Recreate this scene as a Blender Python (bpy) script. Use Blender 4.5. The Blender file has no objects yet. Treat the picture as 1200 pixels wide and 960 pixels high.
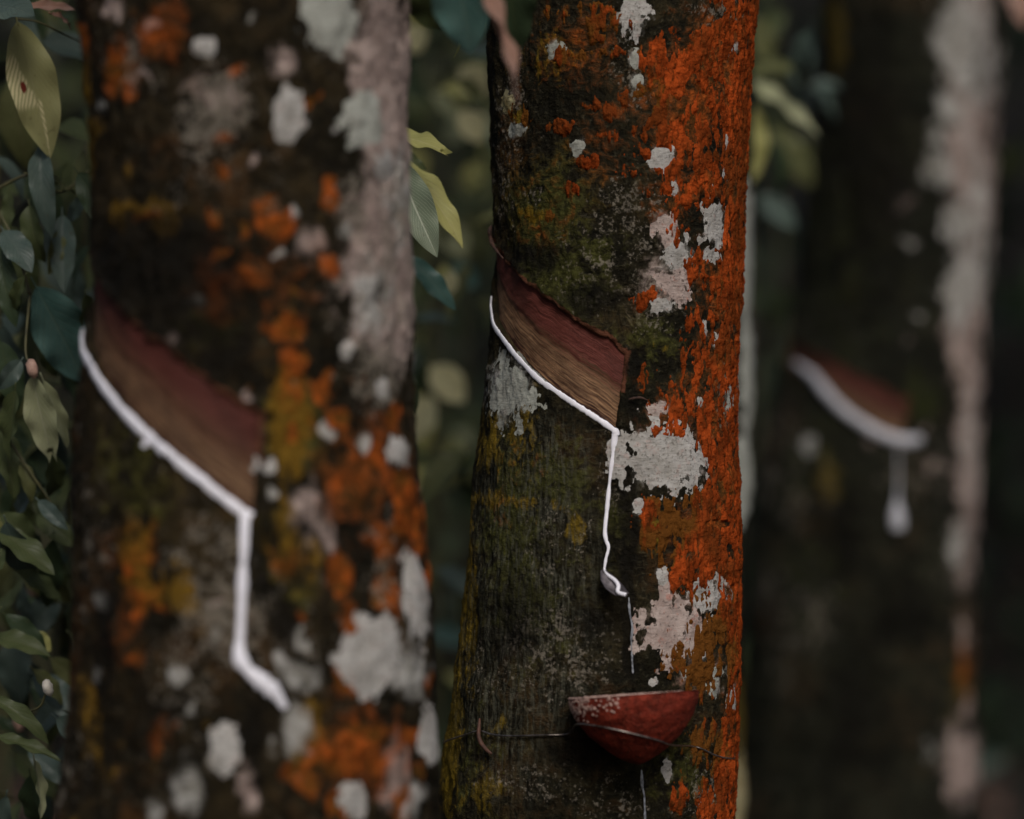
import bpy, math, random
import numpy as np
from mathutils import Vector, Matrix

random.seed(7)
RNG = np.random.default_rng(11)
SC = bpy.context.scene

# ------------------------------------------------------------------ camera, sky, sun, exposure
CAMZ = 1.2
cam = bpy.data.cameras.new("camera")
cam_o = bpy.data.objects.new("camera", cam)
SC.collection.objects.link(cam_o)
cam_o.location = (0, 0, CAMZ)
cam_o.rotation_euler = (math.radians(90), 0, 0)
cam.sensor_width = 36.0
cam.lens = 100.0
cam.clip_start, cam.clip_end = 0.05, 600
cam.dof.use_dof = True
cam.dof.focus_distance = 2.715
cam.dof.aperture_fstop = 1.75
SC.camera = cam_o

SUN_DIR = Vector((0.14, -0.73, 0.70)).normalized()
world = bpy.data.worlds.new("World")
SC.world = world
world.use_nodes = True
wn = world.node_tree
sky = wn.nodes.new("ShaderNodeTexSky")
sky.sky_type = 'NISHITA'
sky.sun_disc = False
sky.sun_elevation = math.asin(SUN_DIR.z)
sky.sun_rotation = math.atan2(SUN_DIR.x, SUN_DIR.y)
bg = wn.nodes["Background"]
bg.inputs["Strength"].default_value = 0.062
sky.dust_density = 4.0
sky.ozone_density = 0.8
wn.links.new(sky.outputs[0], bg.inputs["Color"])

sun = bpy.data.lights.new("sun", 'SUN')
sun.energy = 1.5
sun.angle = math.radians(22)
sun.color = (1.0, 0.965, 0.92)
sun_o = bpy.data.objects.new("sun", sun)
SC.collection.objects.link(sun_o)
sun_o.rotation_euler = SUN_DIR.to_track_quat('Z', 'Y').to_euler()

vs = SC.view_settings
vs.view_transform = 'Standard'
vs.look = 'None'
vs.exposure = 0.16
vs.gamma = 1.0
vs.use_curve_mapping = False
SC.cycles.max_bounces = 5
SC.cycles.diffuse_bounces = 3
SC.cycles.use_denoising = True

# ------------------------------------------------------------------ noise
_p = np.random.default_rng(3).permutation(256)
PERM = np.concatenate([_p, _p, _p]).astype(np.int64)
_g = np.random.default_rng(4).normal(size=(256, 3))
GRAD = (_g / np.linalg.norm(_g, axis=1)[:, None]).astype(np.float32)

def perlin(x, y, z):
    xi, yi, zi = np.floor(x), np.floor(y), np.floor(z)
    fx, fy, fz = (x - xi).astype(np.float32), (y - yi).astype(np.float32), (z - zi).astype(np.float32)
    xi, yi, zi = xi.astype(np.int64) & 255, yi.astype(np.int64) & 255, zi.astype(np.int64) & 255
    u, v, w = (t * t * t * (t * (t * 6 - 15) + 10) for t in (fx, fy, fz))
    def c(dx, dy, dz):
        h = PERM[PERM[PERM[xi + dx] + yi + dy] + zi + dz]
        g = GRAD[h]
        return g[..., 0] * (fx - dx) + g[..., 1] * (fy - dy) + g[..., 2] * (fz - dz)
    def L(a, b, t): return a + (b - a) * t
    return 1.6 * L(L(L(c(0,0,0), c(1,0,0), u), L(c(0,1,0), c(1,1,0), u), v),
                   L(L(c(0,0,1), c(1,0,1), u), L(c(0,1,1), c(1,1,1), u), v), w)

def fbm(P, sx, sz, oct=3, off=0.0, gain=0.5):
    """noise over points P (n,3); sx = cycles per metre across, sz = along z"""
    a, s, out = 1.0, 1.0, 0
    for k in range(oct):
        o = off + 17.3 * k
        out = out + a * perlin(P[:, 0] * sx * s + o, P[:, 1] * sx * s + o * .7, P[:, 2] * sz * s + o * 1.3)
        a *= gain; s *= 2.03
    return out

def cells(u, v, seed=0):
    """F1, F2 and a per cell random value on a jittered grid"""
    iu, iv = np.floor(u).astype(np.int64), np.floor(v).astype(np.int64)
    f1 = np.full(u.shape, 9.0); f2 = np.full(u.shape, 9.0); rid = np.zeros(u.shape)
    for du in (-1, 0, 1):
        for dv in (-1, 0, 1):
            cu, cv = iu + du, iv + dv
            h = PERM[PERM[(cu + seed) & 255] + (cv & 255)]
            h2 = PERM[h + 57]
            d = np.hypot(cu + .15 + .7 * h / 255. - u, cv + .15 + .7 * h2 / 255. - v)
            closer = d < f1
            f2 = np.where(closer, f1, np.minimum(f2, d))
            rid = np.where(closer, PERM[h2 + 99] / 255., rid)
            f1 = np.where(closer, d, f1)
    return f1, f2, rid

def sstep(a, b, x):
    t = np.clip((x - a) / (b - a), 0, 1)
    return t * t * (3 - 2 * t)

# ------------------------------------------------------------------ objects
def link(o, parent=None):
    SC.collection.objects.link(o)
    if parent is not None: o.parent = parent
    return o

def tag(o, label=None, cat=None, group=None, kind=None):
    if label: o["label"] = label
    if cat: o["category"] = cat
    if group: o["group"] = group
    if kind: o["kind"] = kind
    return o

def empty(name, loc):
    e = bpy.data.objects.new(name, None)
    e.empty_display_size = 0.1
    link(e); e.location = loc
    return e

def mesh_np(name, V, F, mat, parent=None, smooth=True, attrs=None, uv=None, origin=None):
    """V (n,3) world, F (m,k) vertex ids -> one mesh object"""
    V = np.asarray(V, dtype=np.float32); F = np.asarray(F, dtype=np.int32)
    org = np.zeros(3, np.float32)
    if parent is not None: org = np.array(parent.location, np.float32)
    elif origin is not None: org = np.array(origin, np.float32)
    me = bpy.data.meshes.new(name)
    k = F.shape[1]
    me.vertices.add(len(V)); me.vertices.foreach_set("co", (V - org).ravel())
    me.loops.add(F.size); me.loops.foreach_set("vertex_index", F.ravel())
    me.polygons.add(len(F))
    me.polygons.foreach_set("loop_start", np.arange(0, F.size, k, dtype=np.int32))
    me.polygons.foreach_set("use_smooth", np.full(len(F), smooth))
    if attrs:
        for an, av in attrs.items():
            at = me.attributes.new(an, 'FLOAT', 'POINT')
            at.data.foreach_set("value", np.asarray(av, np.float32).ravel())
    if uv is not None:
        l = me.uv_layers.new(name="UVMap")
        l.data.foreach_set("uv", np.asarray(uv, np.float32)[F.ravel()].ravel())
    me.update(calc_edges=True)
    me.validate()
    if mat: me.materials.append(mat)
    o = bpy.data.objects.new(name, me)
    link(o, parent)
    if parent is None and origin is not None: o.location = origin
    return o

def grid_faces(nr, nc, closed=False):
    i = np.arange(nr - 1)[:, None]; j = np.arange(nc if closed else nc - 1)[None, :]
    j2 = (j + 1) % nc
    a = i * nc + j; b = i * nc + j2; c = (i + 1) * nc + j2; d = (i + 1) * nc + j
    return np.stack([a, b, c, d], -1).reshape(-1, 4)

def compact(V, F, extra=None):
    used = np.unique(F)
    m = np.full(len(V), -1, np.int64); m[used] = np.arange(len(used))
    return V[used], m[F], used

def tube(path, radii, n=8, flat=None):
    """swept tube with closed ends; flat = (normals, factor) squashes it along a normal"""
    P = np.asarray(path, float); R = np.asarray(radii, float)
    m = len(P)
    T = np.gradient(P, axis=0); T /= np.linalg.norm(T, axis=1)[:, None] + 1e-9
    N = np.asarray(flat[0], float) if flat is not None else None
    if N is None:
        ref = np.array([0.3, 0.9, 0.2]); N = np.cross(T, ref); N /= np.linalg.norm(N, axis=1)[:, None] + 1e-9
    N = N - (N * T).sum(1)[:, None] * T; N /= np.linalg.norm(N, axis=1)[:, None] + 1e-9
    B = np.cross(T, N)
    a = np.linspace(0, 2 * math.pi, n, endpoint=False)
    fl = flat[1] if flat is not None else 1.0
    V = P[:, None] + R[:, None, None] * (np.cos(a)[None, :, None] * B[:, None] + fl * np.sin(a)[None, :, None] * N[:, None])
    V = V.reshape(-1, 3)
    F = grid_faces(m, n, True)
    V = np.vstack([V, P[0], P[-1]])
    c0, c1 = m * n, m * n + 1
    k = np.arange(n); k2 = (k + 1) % n
    cap0 = np.stack([np.full(n, c0), k2, k, np.full(n, c0)], -1)
    F3 = [np.stack([F[:, 0], F[:, 1], F[:, 2]], -1), np.stack([F[:, 0], F[:, 2], F[:, 3]], -1),
          np.stack([np.full(n, c0), k2, k], -1), np.stack([np.full(n, c1), (m - 1) * n + k, (m - 1) * n + k2], -1)]
    return V, np.vstack(F3)

def smooth_path(pts, n):
    """Catmull-Rom through pts (rows of any width)"""
    P = np.asarray(pts, float)
    P = np.vstack([2 * P[0] - P[1], P, 2 * P[-1] - P[-2]])
    seg = len(P) - 3
    t = np.linspace(0, seg - 1e-6, n)
    i = t.astype(int); f = (t - i)[:, None]
    a, b, c, d = P[i], P[i + 1], P[i + 2], P[i + 3]
    return .5 * (2 * b + (c - a) * f + (2 * a - 5 * b + 4 * c - d) * f ** 2 + (3 * b - a - 3 * c + d) * f ** 3)

# photograph layout -> metres at a given distance (used to set out the place)
def wx(px, D): return (px - 600) / 1200 * .36 * D
def wz(py, D): return CAMZ + (480 - py) / 1200 * .36 * D
def W3(px, py, D): return np.array([wx(px, D), D, wz(py, D)])

# ------------------------------------------------------------------ materials
def new_mat(name):
    m = bpy.data.materials.new(name); m.use_nodes = True
    nt = m.node_tree; b = nt.nodes["Principled BSDF"]
    return m, nt, b

class NT:
    def __init__(s, nt): s.nt = nt; s.tc = nt.nodes.new("ShaderNodeTexCoord").outputs["Object"]
    def n(s, t, **kw):
        x = s.nt.nodes.new(t)
        for k, v in kw.items(): setattr(x, k, v)
        return x
    def put(s, sock, v):
        if isinstance(v, bpy.types.NodeSocket): s.nt.links.new(v, sock)
        elif isinstance(v, (tuple, list)) and sock.type == 'RGBA': sock.default_value = (*v[:3], 1)
        else: sock.default_value = v
    def map(s, scale):
        m = s.n("ShaderNodeMapping"); s.put(m.inputs[0], s.tc); m.inputs["Scale"].default_value = scale
        return m.outputs[0]
    def noise(s, scale, detail=4, rough=.55, vec=None, dist=0.0, dims='3D'):
        x = s.n("ShaderNodeTexNoise"); x.inputs["Scale"].default_value = scale
        x.inputs["Detail"].default_value = detail; x.inputs["Roughness"].default_value = rough
        x.inputs["Distortion"].default_value = dist
        s.put(x.inputs["Vector"], vec if vec is not None else s.tc)
        return x.outputs[0]
    def voro(s, scale, vec=None, feature='F1', rand=1.0):
        x = s.n("ShaderNodeTexVoronoi", feature=feature); x.inputs["Scale"].default_value = scale
        x.inputs["Randomness"].default_value = rand
        s.put(x.inputs["Vector"], vec if vec is not None else s.tc)
        return x.outputs[0]
    def attr(s, name):
        return s.n("ShaderNodeAttribute", attribute_name=name).outputs["Fac"]
    def math(s, op, a, b=0.0, c=0.0):
        x = s.n("ShaderNodeMath", operation=op); s.put(x.inputs[0], a); s.put(x.inputs[1], b)
        if op == 'MULTIPLY_ADD': s.put(x.inputs[2], c)
        return x.outputs[0]
    def range(s, v, a, b, lo=0.0, hi=1.0, smooth=True):
        x = s.n("ShaderNodeMapRange", interpolation_type='SMOOTHSTEP' if smooth else 'LINEAR')
        s.put(x.inputs[0], v)
        for i, q in enumerate((a, b, lo, hi)): s.put(x.inputs[i + 1], q)
        return x.outputs[0]
    def mix(s, f, a, b, mode='MIX'):
        x = s.n("ShaderNodeMix", data_type='RGBA', blend_type=mode)
        s.put(x.inputs[0], f); s.put(x.inputs[6], a); s.put(x.inputs[7], b)
        return x.outputs[2]
    def bump(s, h, strength, dist, normal=None):
        x = s.n("ShaderNodeBump"); x.inputs["Strength"].default_value = strength; x.inputs["Distance"].default_value = dist
        s.put(x.inputs["Height"], h)
        if normal is not None: s.put(x.inputs["Normal"], normal)
        return x.outputs[0]

def bark_material(name, dark, brown, grey, moss, olive, fine=1.0, rusty=.35):
    m, nt, b = new_mat(name); g = NT(nt)
    n1 = g.noise(20 * fine, 5, .62)
    nm = g.noise(72 * fine, 6, .66, dist=.6)
    n2 = g.noise(190 * fine, 5, .68)
    nw = g.noise(11 * fine, 4, .6)
    hz = g.noise(1, 5, .6, g.map((75 * fine, 75 * fine, 380 * fine)), dist=.8)       # fine horizontal striations
    vt = g.noise(1, 4, .6, g.map((120 * fine, 120 * fine, 30 * fine)), dist=1.0)      # vertical cracks
    col = g.mix(g.range(n1, .35, .68), dark, brown)
    col = g.mix(g.range(nm, .38, .56), g.mix(.72, col, (.006, .0055, .004)), col)
    col = g.mix(g.math('MULTIPLY', g.range(g.math('MULTIPLY_ADD', nw, .7, g.math('MULTIPLY', nm, .5)), .60, .80), rusty), col, (.095, .040, .013))
    col = g.mix(g.math('MULTIPLY', g.range(n2, .54, .76), .6), col, grey)
    hm = g.math('MULTIPLY', g.range(hz, .54, .70), g.range(nw, .46, .66, .05, .6))
    col = g.mix(hm, col, grey)
    mo = g.math('ADD', g.attr("moss"), g.math('MULTIPLY', g.math('SUBTRACT', nm, .5), 2.6))
    mo = g.math('ADD', mo, g.math('MULTIPLY', g.math('SUBTRACT', n1, .5), 1.4))
    mossv = g.mix(g.range(n2, .35, .7), tuple(c * .55 for c in moss), tuple(c * 1.5 for c in moss))
    col = g.mix(g.math('MULTIPLY', g.range(mo, .25, .85), .9), col, mossv)
    ol = g.math('ADD', g.attr("olive"), g.math('MULTIPLY', g.math('SUBTRACT', vt, .5), 1.8))
    ol = g.math('ADD', ol, g.math('MULTIPLY', g.math('SUBTRACT', nm, .5), 2.2))
    olv = g.mix(g.range(n2, .35, .7), tuple(c * .6 for c in olive), tuple(c * 1.25 for c in olive))
    col = g.mix(g.range(ol, .4, .95), col, olv)
    fg = g.noise(1, 4, .62, g.map((330 * fine, 330 * fine, 34 * fine)), dist=.5)
    col = g.mix(g.math('MULTIPLY', g.math('MULTIPLY', g.range(g.attr("furrow"), 0.0, .8), g.range(fg, .44, .66)), .75), col, (.082, .082, .060))
    # powdery crusts that fade into the bark
    pn = g.math('ADD', g.math('MULTIPLY', g.math('SUBTRACT', n1, .5), 1.1), g.math('MULTIPLY', g.math('SUBTRACT', nm, .5), 1.5))
    pk = g.math('ADD', g.attr("pinkp"), pn)
    col = g.mix(g.math('MULTIPLY', g.range(pk, .1, .85), .85), col, g.mix(g.range(nm, .35, .65), (.29, .215, .19), (.52, .41, .365)))
    og = g.math('ADD', g.attr("orange"), pn)
    ogc = g.mix(g.range(n2, .35, .68), (.15, .037, .007), (.45, .098, .014))
    col = g.mix(g.math('MULTIPLY', g.range(og, .1, .9), .95), col, g.mix(g.range(nm, .34, .60), (.11, .050, .009), ogc))
    wp = g.math('ADD', g.attr("whitep"), pn)
    col = g.mix(g.math('MULTIPLY', g.range(wp, .15, .8), .92), col, g.mix(g.range(nm, .32, .62), (.24, .225, .19), (.42, .41, .385)))
    lp = g.math('ADD', g.attr("lip"), g.math('MULTIPLY', g.math('SUBTRACT', n2, .5), 1.6))
    col = g.mix(g.range(lp, .45, .8), col, (.115, .045, .026))
    # pale crusty specks
    sp = g.noise(300 * fine, 3, .6)
    sp2 = g.noise(75 * fine, 3, .6)
    spk = g.math('ADD', g.attr("pale"), g.math('MULTIPLY_ADD', g.math('SUBTRACT', sp, .5), 3.2, g.math('MULTIPLY', g.math('SUBTRACT', sp2, .5), 2.8)))
    col = g.mix(g.math('MULTIPLY', g.range(spk, .5, 1.1), .6), col, (.23, .20, .16))
    cr = g.range(vt, .29, .40, 1.0, 0.0)
    col = g.mix(g.math('MULTIPLY', cr, .6), col, (.008, .007, .005))
    col = g.mix(g.math('MULTIPLY', g.attr("stain_shade"), .8), col, (.0050, .0042, .0028))  # wet dark streaks, and shadow above the cuts painted into the bark
    g.put(b.inputs["Base Color"], col)
    g.put(b.inputs["Roughness"], g.range(g.attr("stain_shade"), 0, 1, .75, .6))
    g.put(b.inputs["Specular IOR Level"], g.range(g.attr("stain_shade"), .3, 1, .05, .07))
    h = g.math('ADD', g.math('MULTIPLY', n2, .8), g.math('MULTIPLY_ADD', nm, 1.6, g.math('MULTIPLY_ADD', hz, .3, g.math('MULTIPLY', vt, .6))))
    g.put(b.inputs["Normal"], g.bump(h, 1.0, .0035 / fine))
    return m

M_BARK = bark_material("mossy_bark", (.0120, .0108, .0062), (.034, .027, .013), (.098, .088, .055), (.052, .053, .014), (.155, .102, .012), 1.0, .30)
M_BARK_B = bark_material("brown_mottled_bark", (.0120, .0100, .0058), (.037, .026, .012), (.105, .085, .055), (.058, .055, .014), (.165, .092, .012), .7, .6)
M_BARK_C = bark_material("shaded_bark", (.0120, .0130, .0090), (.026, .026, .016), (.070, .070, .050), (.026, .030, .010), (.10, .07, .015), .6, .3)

def orange_material(name, q):
    m, nt, b = new_mat(name); g = NT(nt)
    n1 = g.noise(40, 5, .6); n2 = g.noise(420, 3, .6)
    n3 = g.noise(1, 4, .6, g.map((190, 190, 55)))
    col = g.mix(g.range(n1, .32, .68), (.125 * q, .022 * q, .0045), (.40 * q, .066 * q, .012))
    col = g.mix(g.range(n3, .46, .68), col, (.070, .020, .005))
    col = g.mix(g.math('MULTIPLY', g.range(n2, .54, .74), .45), col, (.50, .105, .022))
    n0 = g.noise(13, 4, .6)
    col = g.mix(g.math('MULTIPLY', g.range(n0, .44, .66), .8), col, (.115, .030, .007))
    # olive where the crust is thin and young
    yg = g.math('ADD', g.attr("young"), g.math('MULTIPLY', g.math('SUBTRACT', n1, .5), 1.6))
    col = g.mix(g.range(yg, .3, .8), col, (.120, .045, .009))
    g.put(b.inputs["Base Color"], col)
    b.inputs["Roughness"].default_value = .95
    b.inputs["Specular IOR Level"].default_value = .02
    h = g.math('ADD', n2, g.math('MULTIPLY', n3, 1.6))
    g.put(b.inputs["Normal"], g.bump(h, 1.0, .0022))
    return m
M_ORANGE = orange_material("orange_lichen_crust", 1.0)
M_RUST = orange_material("rusty_lichen_crust", .72)

def pale_material(name, a, bcol, spot, pink, specks=.8):
    m, nt, b = new_mat(name); g = NT(nt)
    n1 = g.noise(55, 5, .62); n2 = g.noise(330, 4, .65); n3 = g.noise(130, 3, .6)
    col = g.mix(g.range(n1, .35, .7), a, bcol)
    col = g.mix(g.math('MULTIPLY', g.range(n3, .56, .7), pink), col, (.40, .19, .15))
    col = g.mix(g.math('MULTIPLY', g.range(n2, .53, .68), specks), col, spot)
    hz = g.noise(1, 4, .6, g.map((70, 70, 520)))
    col = g.mix(g.math('MULTIPLY', g.range(hz, .55, .72), .45), col, spot)
    g.put(b.inputs["Base Color"], col)
    b.inputs["Roughness"].default_value = .9
    b.inputs["Specular IOR Level"].default_value = .06
    g.put(b.inputs["Normal"], g.bump(g.math('ADD', n2, g.math('MULTIPLY', hz, .6)), .8, .0016))
    return m
M_PALE = pale_material("pale_lichen", (.42, .405, .385), (.30, .285, .26), (.10, .088, .075), .25)
M_PINK = pale_material("pinkish_lichen", (.44, .36, .325), (.29, .22, .195), (.10, .075, .065), .75)
M_GREY = pale_material("greenish_grey_lichen", (.37, .38, .34), (.25, .25, .22), (.11, .11, .085), 0.0, .5)
M_CREAM = pale_material("cream_lichen", (.38, .34, .20), (.20, .15, .06), (.08, .055, .02), .1)

def panel_material(name="cut_bark_panel", q=1.0, lo_e=.40, hi_e=.66):
    m, nt, b = new_mat(name); g = NT(nt)
    band = g.attr("band")        # 0 at the cutting edge, 1 under the old bark
    gr = g.noise(1, 5, .65, None)
    along = g.n("ShaderNodeCombineXYZ")
    g.put(along.inputs[0], g.math('MULTIPLY', g.attr("along"), 26.0)); g.put(along.inputs[1], g.math('MULTIPLY', band, 34.0))
    gr = g.noise(1, 5, .62, along.outputs[0])
    along2 = g.n("ShaderNodeCombineXYZ")
    g.put(along2.inputs[0], g.math('MULTIPLY', g.attr("along"), 14.0)); g.put(along2.inputs[1], g.math('MULTIPLY', band, 70.0))
    gr2 = g.noise(1, 4, .65, along2.outputs[0])
    n2 = g.noise(300, 3, .6)
    e = g.math('ADD', band, g.math('MULTIPLY', g.math('SUBTRACT', gr, .5), .75))
    red = g.mix(g.range(gr2, .35, .68), (.060 * q, .015 * q, .011 * q), (.158 * q, .047 * q, .036 * q))
    tan = g.mix(g.range(gr, .34, .66), (.075 * q, .040 * q, .022 * q), (.30 * q, .175 * q, .095 * q))
    tan = g.mix(g.range(gr2, .5, .72), tan, (.105, .040, .020))
    col = g.mix(g.range(e, lo_e, hi_e), tan, red)
    lo = g.n("ShaderNodeCombineXYZ"); g.put(lo.inputs[0], g.math('MULTIPLY', g.attr("along"), 16.0)); g.put(lo.inputs[1], g.math('MULTIPLY', band, 2.2))
    col = g.mix(g.math('MULTIPLY', g.range(g.noise(1, 4, .6, lo.outputs[0]), .46, .66), .5), col, (.028, .013, .009))
    col = g.mix(g.range(e, .12, .02), col, (.030, .010, .008))
    col = g.mix(g.math('MULTIPLY', g.range(n2, .58, .75), .5), col, (.02, .009, .006))
    g.put(b.inputs["Base Color"], col)
    b.inputs["Roughness"].default_value = .62
    b.inputs["Specular IOR Level"].default_value = .10
    g.put(b.inputs["Normal"], g.bump(g.math('MULTIPLY_ADD', gr2, 1.2, n2), .55, .0014))
    return m
M_PANEL = panel_material()
M_PANEL_B = panel_material("brown_cut_bark_panel", .66, .25, .85)

def simple(name, col, rough=.6, var=0.0, scale=200, metal=0.0, spec=.5, bump=0.0):
    m, nt, b = new_mat(name); g = NT(nt)
    n = g.noise(scale, 4, .6)
    lo = tuple(c * (1 - var) for c in col); hi = tuple(min(1, c * (1 + var)) for c in col)
    g.put(b.inputs["Base Color"], g.mix(g.range(n, .3, .7), lo, hi))
    b.inputs["Roughness"].default_value = rough; b.inputs["Metallic"].default_value = metal
    b.inputs["Specular IOR Level"].default_value = spec
    if bump: g.put(b.inputs["Normal"], g.bump(n, bump, .002))
    return m
M_LATEX = simple("white_latex", (.82, .81, .88), .35, .06, 90, spec=.4, bump=.25)
M_LATEX_SHADED = simple("shaded_latex", (.40, .40, .435), .45, .2, 60)  # white latex darkened: the far tree's shade is put into the colour
M_DRIED = simple("dried_latex", (.20, .21, .235), .4, .6, 240)
M_WIRE = simple("dull_wire", (.23, .20, .18), .33, .5, 200, metal=.9)
M_SPOUT = simple("tin_spout", (.15, .135, .145), .42, .5, 160, metal=.35)
M_TWIG = simple("brown_twig", (.075, .030, .017), .7, .4, 150, bump=.4)
M_STEM = simple("green_stem", (.065, .060, .022), .6, .4, 60, bump=.3)
M_CURL = simple("brown_curl", (.050, .021, .013), .8, .6, 180, bump=.6)

def cup_material():
    m, nt, b = new_mat("red_brown_shell"); g = NT(nt)
    n1 = g.noise(1, 5, .65, g.map((60, 60, 60))); n2 = g.noise(420, 3, .6)
    st = g.noise(1, 4, .6, g.map((260, 260, 22)))
    col = g.mix(g.range(n1, .3, .7), (.080, .012, .007), (.27, .038, .020))
    col = g.mix(g.math('MULTIPLY', g.range(st, .5, .7), .6), col, (.055, .009, .006))
    n9 = g.noise(150, 4, .7)
    col = g.mix(g.math('MULTIPLY', g.range(n9, .52, .68), .7), col, (.045, .010, .006))
    col = g.mix(g.math('MULTIPLY', g.range(n2, .58, .70), .6), col, (.34, .085, .045))
    g.put(b.inputs["Base Color"], col)
    b.inputs["Roughness"].default_value = .55; b.inputs["Specular IOR Level"].default_value = .12
    g.put(b.inputs["Normal"], g.bump(g.math('MULTIPLY_ADD', n1, 2.0, g.math('ADD', n2, st)), .9, .0022))
    return m
M_CUP = cup_material()

def leaf_material(name, a, bcol, vein, rough=.45, trans=.25, eaten=0.0, veins=9.0, vstr=.6):
    m, nt, b = new_mat(name); g = NT(nt)
    uv = g.n("ShaderNodeUVMap").outputs[0]
    sep = g.n("ShaderNodeSeparateXYZ"); g.put(sep.inputs[0], uv)
    u, v = g.math('SUBTRACT', 1.0, sep.outputs[0]), sep.outputs[1]
    au = g.math('ABSOLUTE', g.math('SUBTRACT', u, .5))
    wv = g.noise(34, 3, .6)
    ph = g.math('FRACT', g.math('MULTIPLY_ADD', g.math('MULTIPLY_ADD', g.math('SUBTRACT', wv, .5), .10, v), veins, g.math('MULTIPLY', au, -veins * .75)))
    side = g.range(g.math('ABSOLUTE', g.math('SUBTRACT', ph, .5)), .11, .0)
    mid = g.range(au, .035, .012)
    n = g.noise(18, 4, .6); n2 = g.noise(120, 3, .6)
    info = g.n("ShaderNodeObjectInfo").outputs["Random"]
    col = g.mix(g.range(n, .3, .7), a, bcol)
    col = g.mix(g.math('MULTIPLY', info, .55), col, a)
    col = g.mix(g.math('MULTIPLY', g.math('MAXIMUM', mid, g.math('MULTIPLY', side, .8)), vstr), col, vein)
    col = g.mix(g.math('MULTIPLY', g.range(n2, .62, .75), .4), col, (.07, .04, .015))
    if eaten:
        # windows grazed between the side veins, left of the midrib in the middle of the blade
        win = g.math('MULTIPLY', g.range(g.math('ABSOLUTE', g.math('SUBTRACT', ph, .5)), .12, .2),
                     g.math('MULTIPLY', g.range(g.math('MULTIPLY_ADD', v, -.85, g.math('MULTIPLY_ADD', n2, .16, u)), .14, .08), g.range(v, .2, .26)))
        win = g.math('MULTIPLY', win, g.math('MULTIPLY', g.range(v, .64, .58), 1.0))
        tail = g.math('MULTIPLY', g.math('MULTIPLY', g.range(g.math('ABSOLUTE', g.math('SUBTRACT', au, .055)), .05, .03), g.range(u, .5, .51)),
                      g.math('MULTIPLY', g.range(g.math('ABSOLUTE', g.math('SUBTRACT', ph, .5)), .12, .2), g.range(v, .55, .6)))
        win = g.math('MAXIMUM', win, tail)
        col = g.mix(win, col, (.70, .63, .36))
        rd = g.n("ShaderNodeVectorMath", operation='DISTANCE'); g.put(rd.inputs[0], uv); rd.inputs[1].default_value = (.70, .46, 0)
        col = g.mix(g.range(g.math('MULTIPLY_ADD', n2, .10, rd.outputs["Value"]), .100, .088), col, (.20, .03, .015))
    g.put(b.inputs["Base Color"], col)
    b.inputs["Roughness"].default_value = rough
    b.inputs["Specular IOR Level"].default_value = .28
    hh = g.math('ADD', g.math('MULTIPLY', g.math('MAXIMUM', mid, side), -1.0), g.math('MULTIPLY', n2, .4))
    g.put(b.inputs["Normal"], g.bump(hh, .5, .002))
    tr = g.n("ShaderNodeBsdfTranslucent"); g.put(tr.inputs[0], col)
    mx = g.n("ShaderNodeMixShader"); mx.inputs[0].default_value = trans
    out = nt.nodes["Material Output"]
    nt.links.new(b.outputs[0], mx.inputs[1]); nt.links.new(tr.outputs[0], mx.inputs[2]); nt.links.new(mx.outputs[0], out.inputs[0])
    return m
L_DARK = leaf_material("dark_green_leaf", (.036, .060, .030), (.062, .090, .040), (.06, .075, .03))
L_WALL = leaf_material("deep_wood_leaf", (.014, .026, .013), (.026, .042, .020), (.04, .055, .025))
L_TEAL = leaf_material("blue_green_leaf", (.050, .115, .100), (.115, .20, .175), (.12, .18, .14), .38, .15)
L_MID = leaf_material("mid_green_leaf", (.070, .090, .035), (.10, .12, .045), (.12, .13, .06))
L_OLIVE = leaf_material("olive_leaf", (.33, .32, .14), (.43, .41, .19), (.42, .39, .2), eaten=1.0, veins=15.0, vstr=.35)
L_OLIVE2 = leaf_material("dull_olive_leaf", (.11, .12, .045), (.16, .165, .065), (.18, .17, .08))
L_YOUNG = leaf_material("yellow_green_leaf", (.44, .43, .15), (.56, .53, .21), (.62, .58, .32), .5, .35)
L_GREY = leaf_material("grey_green_leaf", (.17, .215, .14), (.25, .29, .20), (.52, .55, .43), .5, .2, veins=18.0, vstr=.95)
L_FLECK = leaf_material("sunfleck_leaf", (.66, .62, .36), (.76, .72, .46), (.7, .66, .4), .5, .35)  # sun flecks painted in as a bright cream leaf colour
L_DEAD = leaf_material("dry_brown_leaf", (.22, .105, .065), (.42, .30, .26), (.30, .14, .08), .7, .1)
L_PALE = leaf_material("pale_leaf", (.36, .38, .21), (.46, .47, .29), (.5, .5, .35), .5, .3)
L_BLUEG = leaf_material("bluish_leaf", (.065, .095, .08), (.10, .135, .11), (.10, .13, .11), .4, .15)
L_BUD = simple("white_bud", (.50, .46, .40), .6, .3, 120)
L_PINKBUD = simple("pink_bud", (.42, .26, .20), .6, .3, 120)

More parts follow.
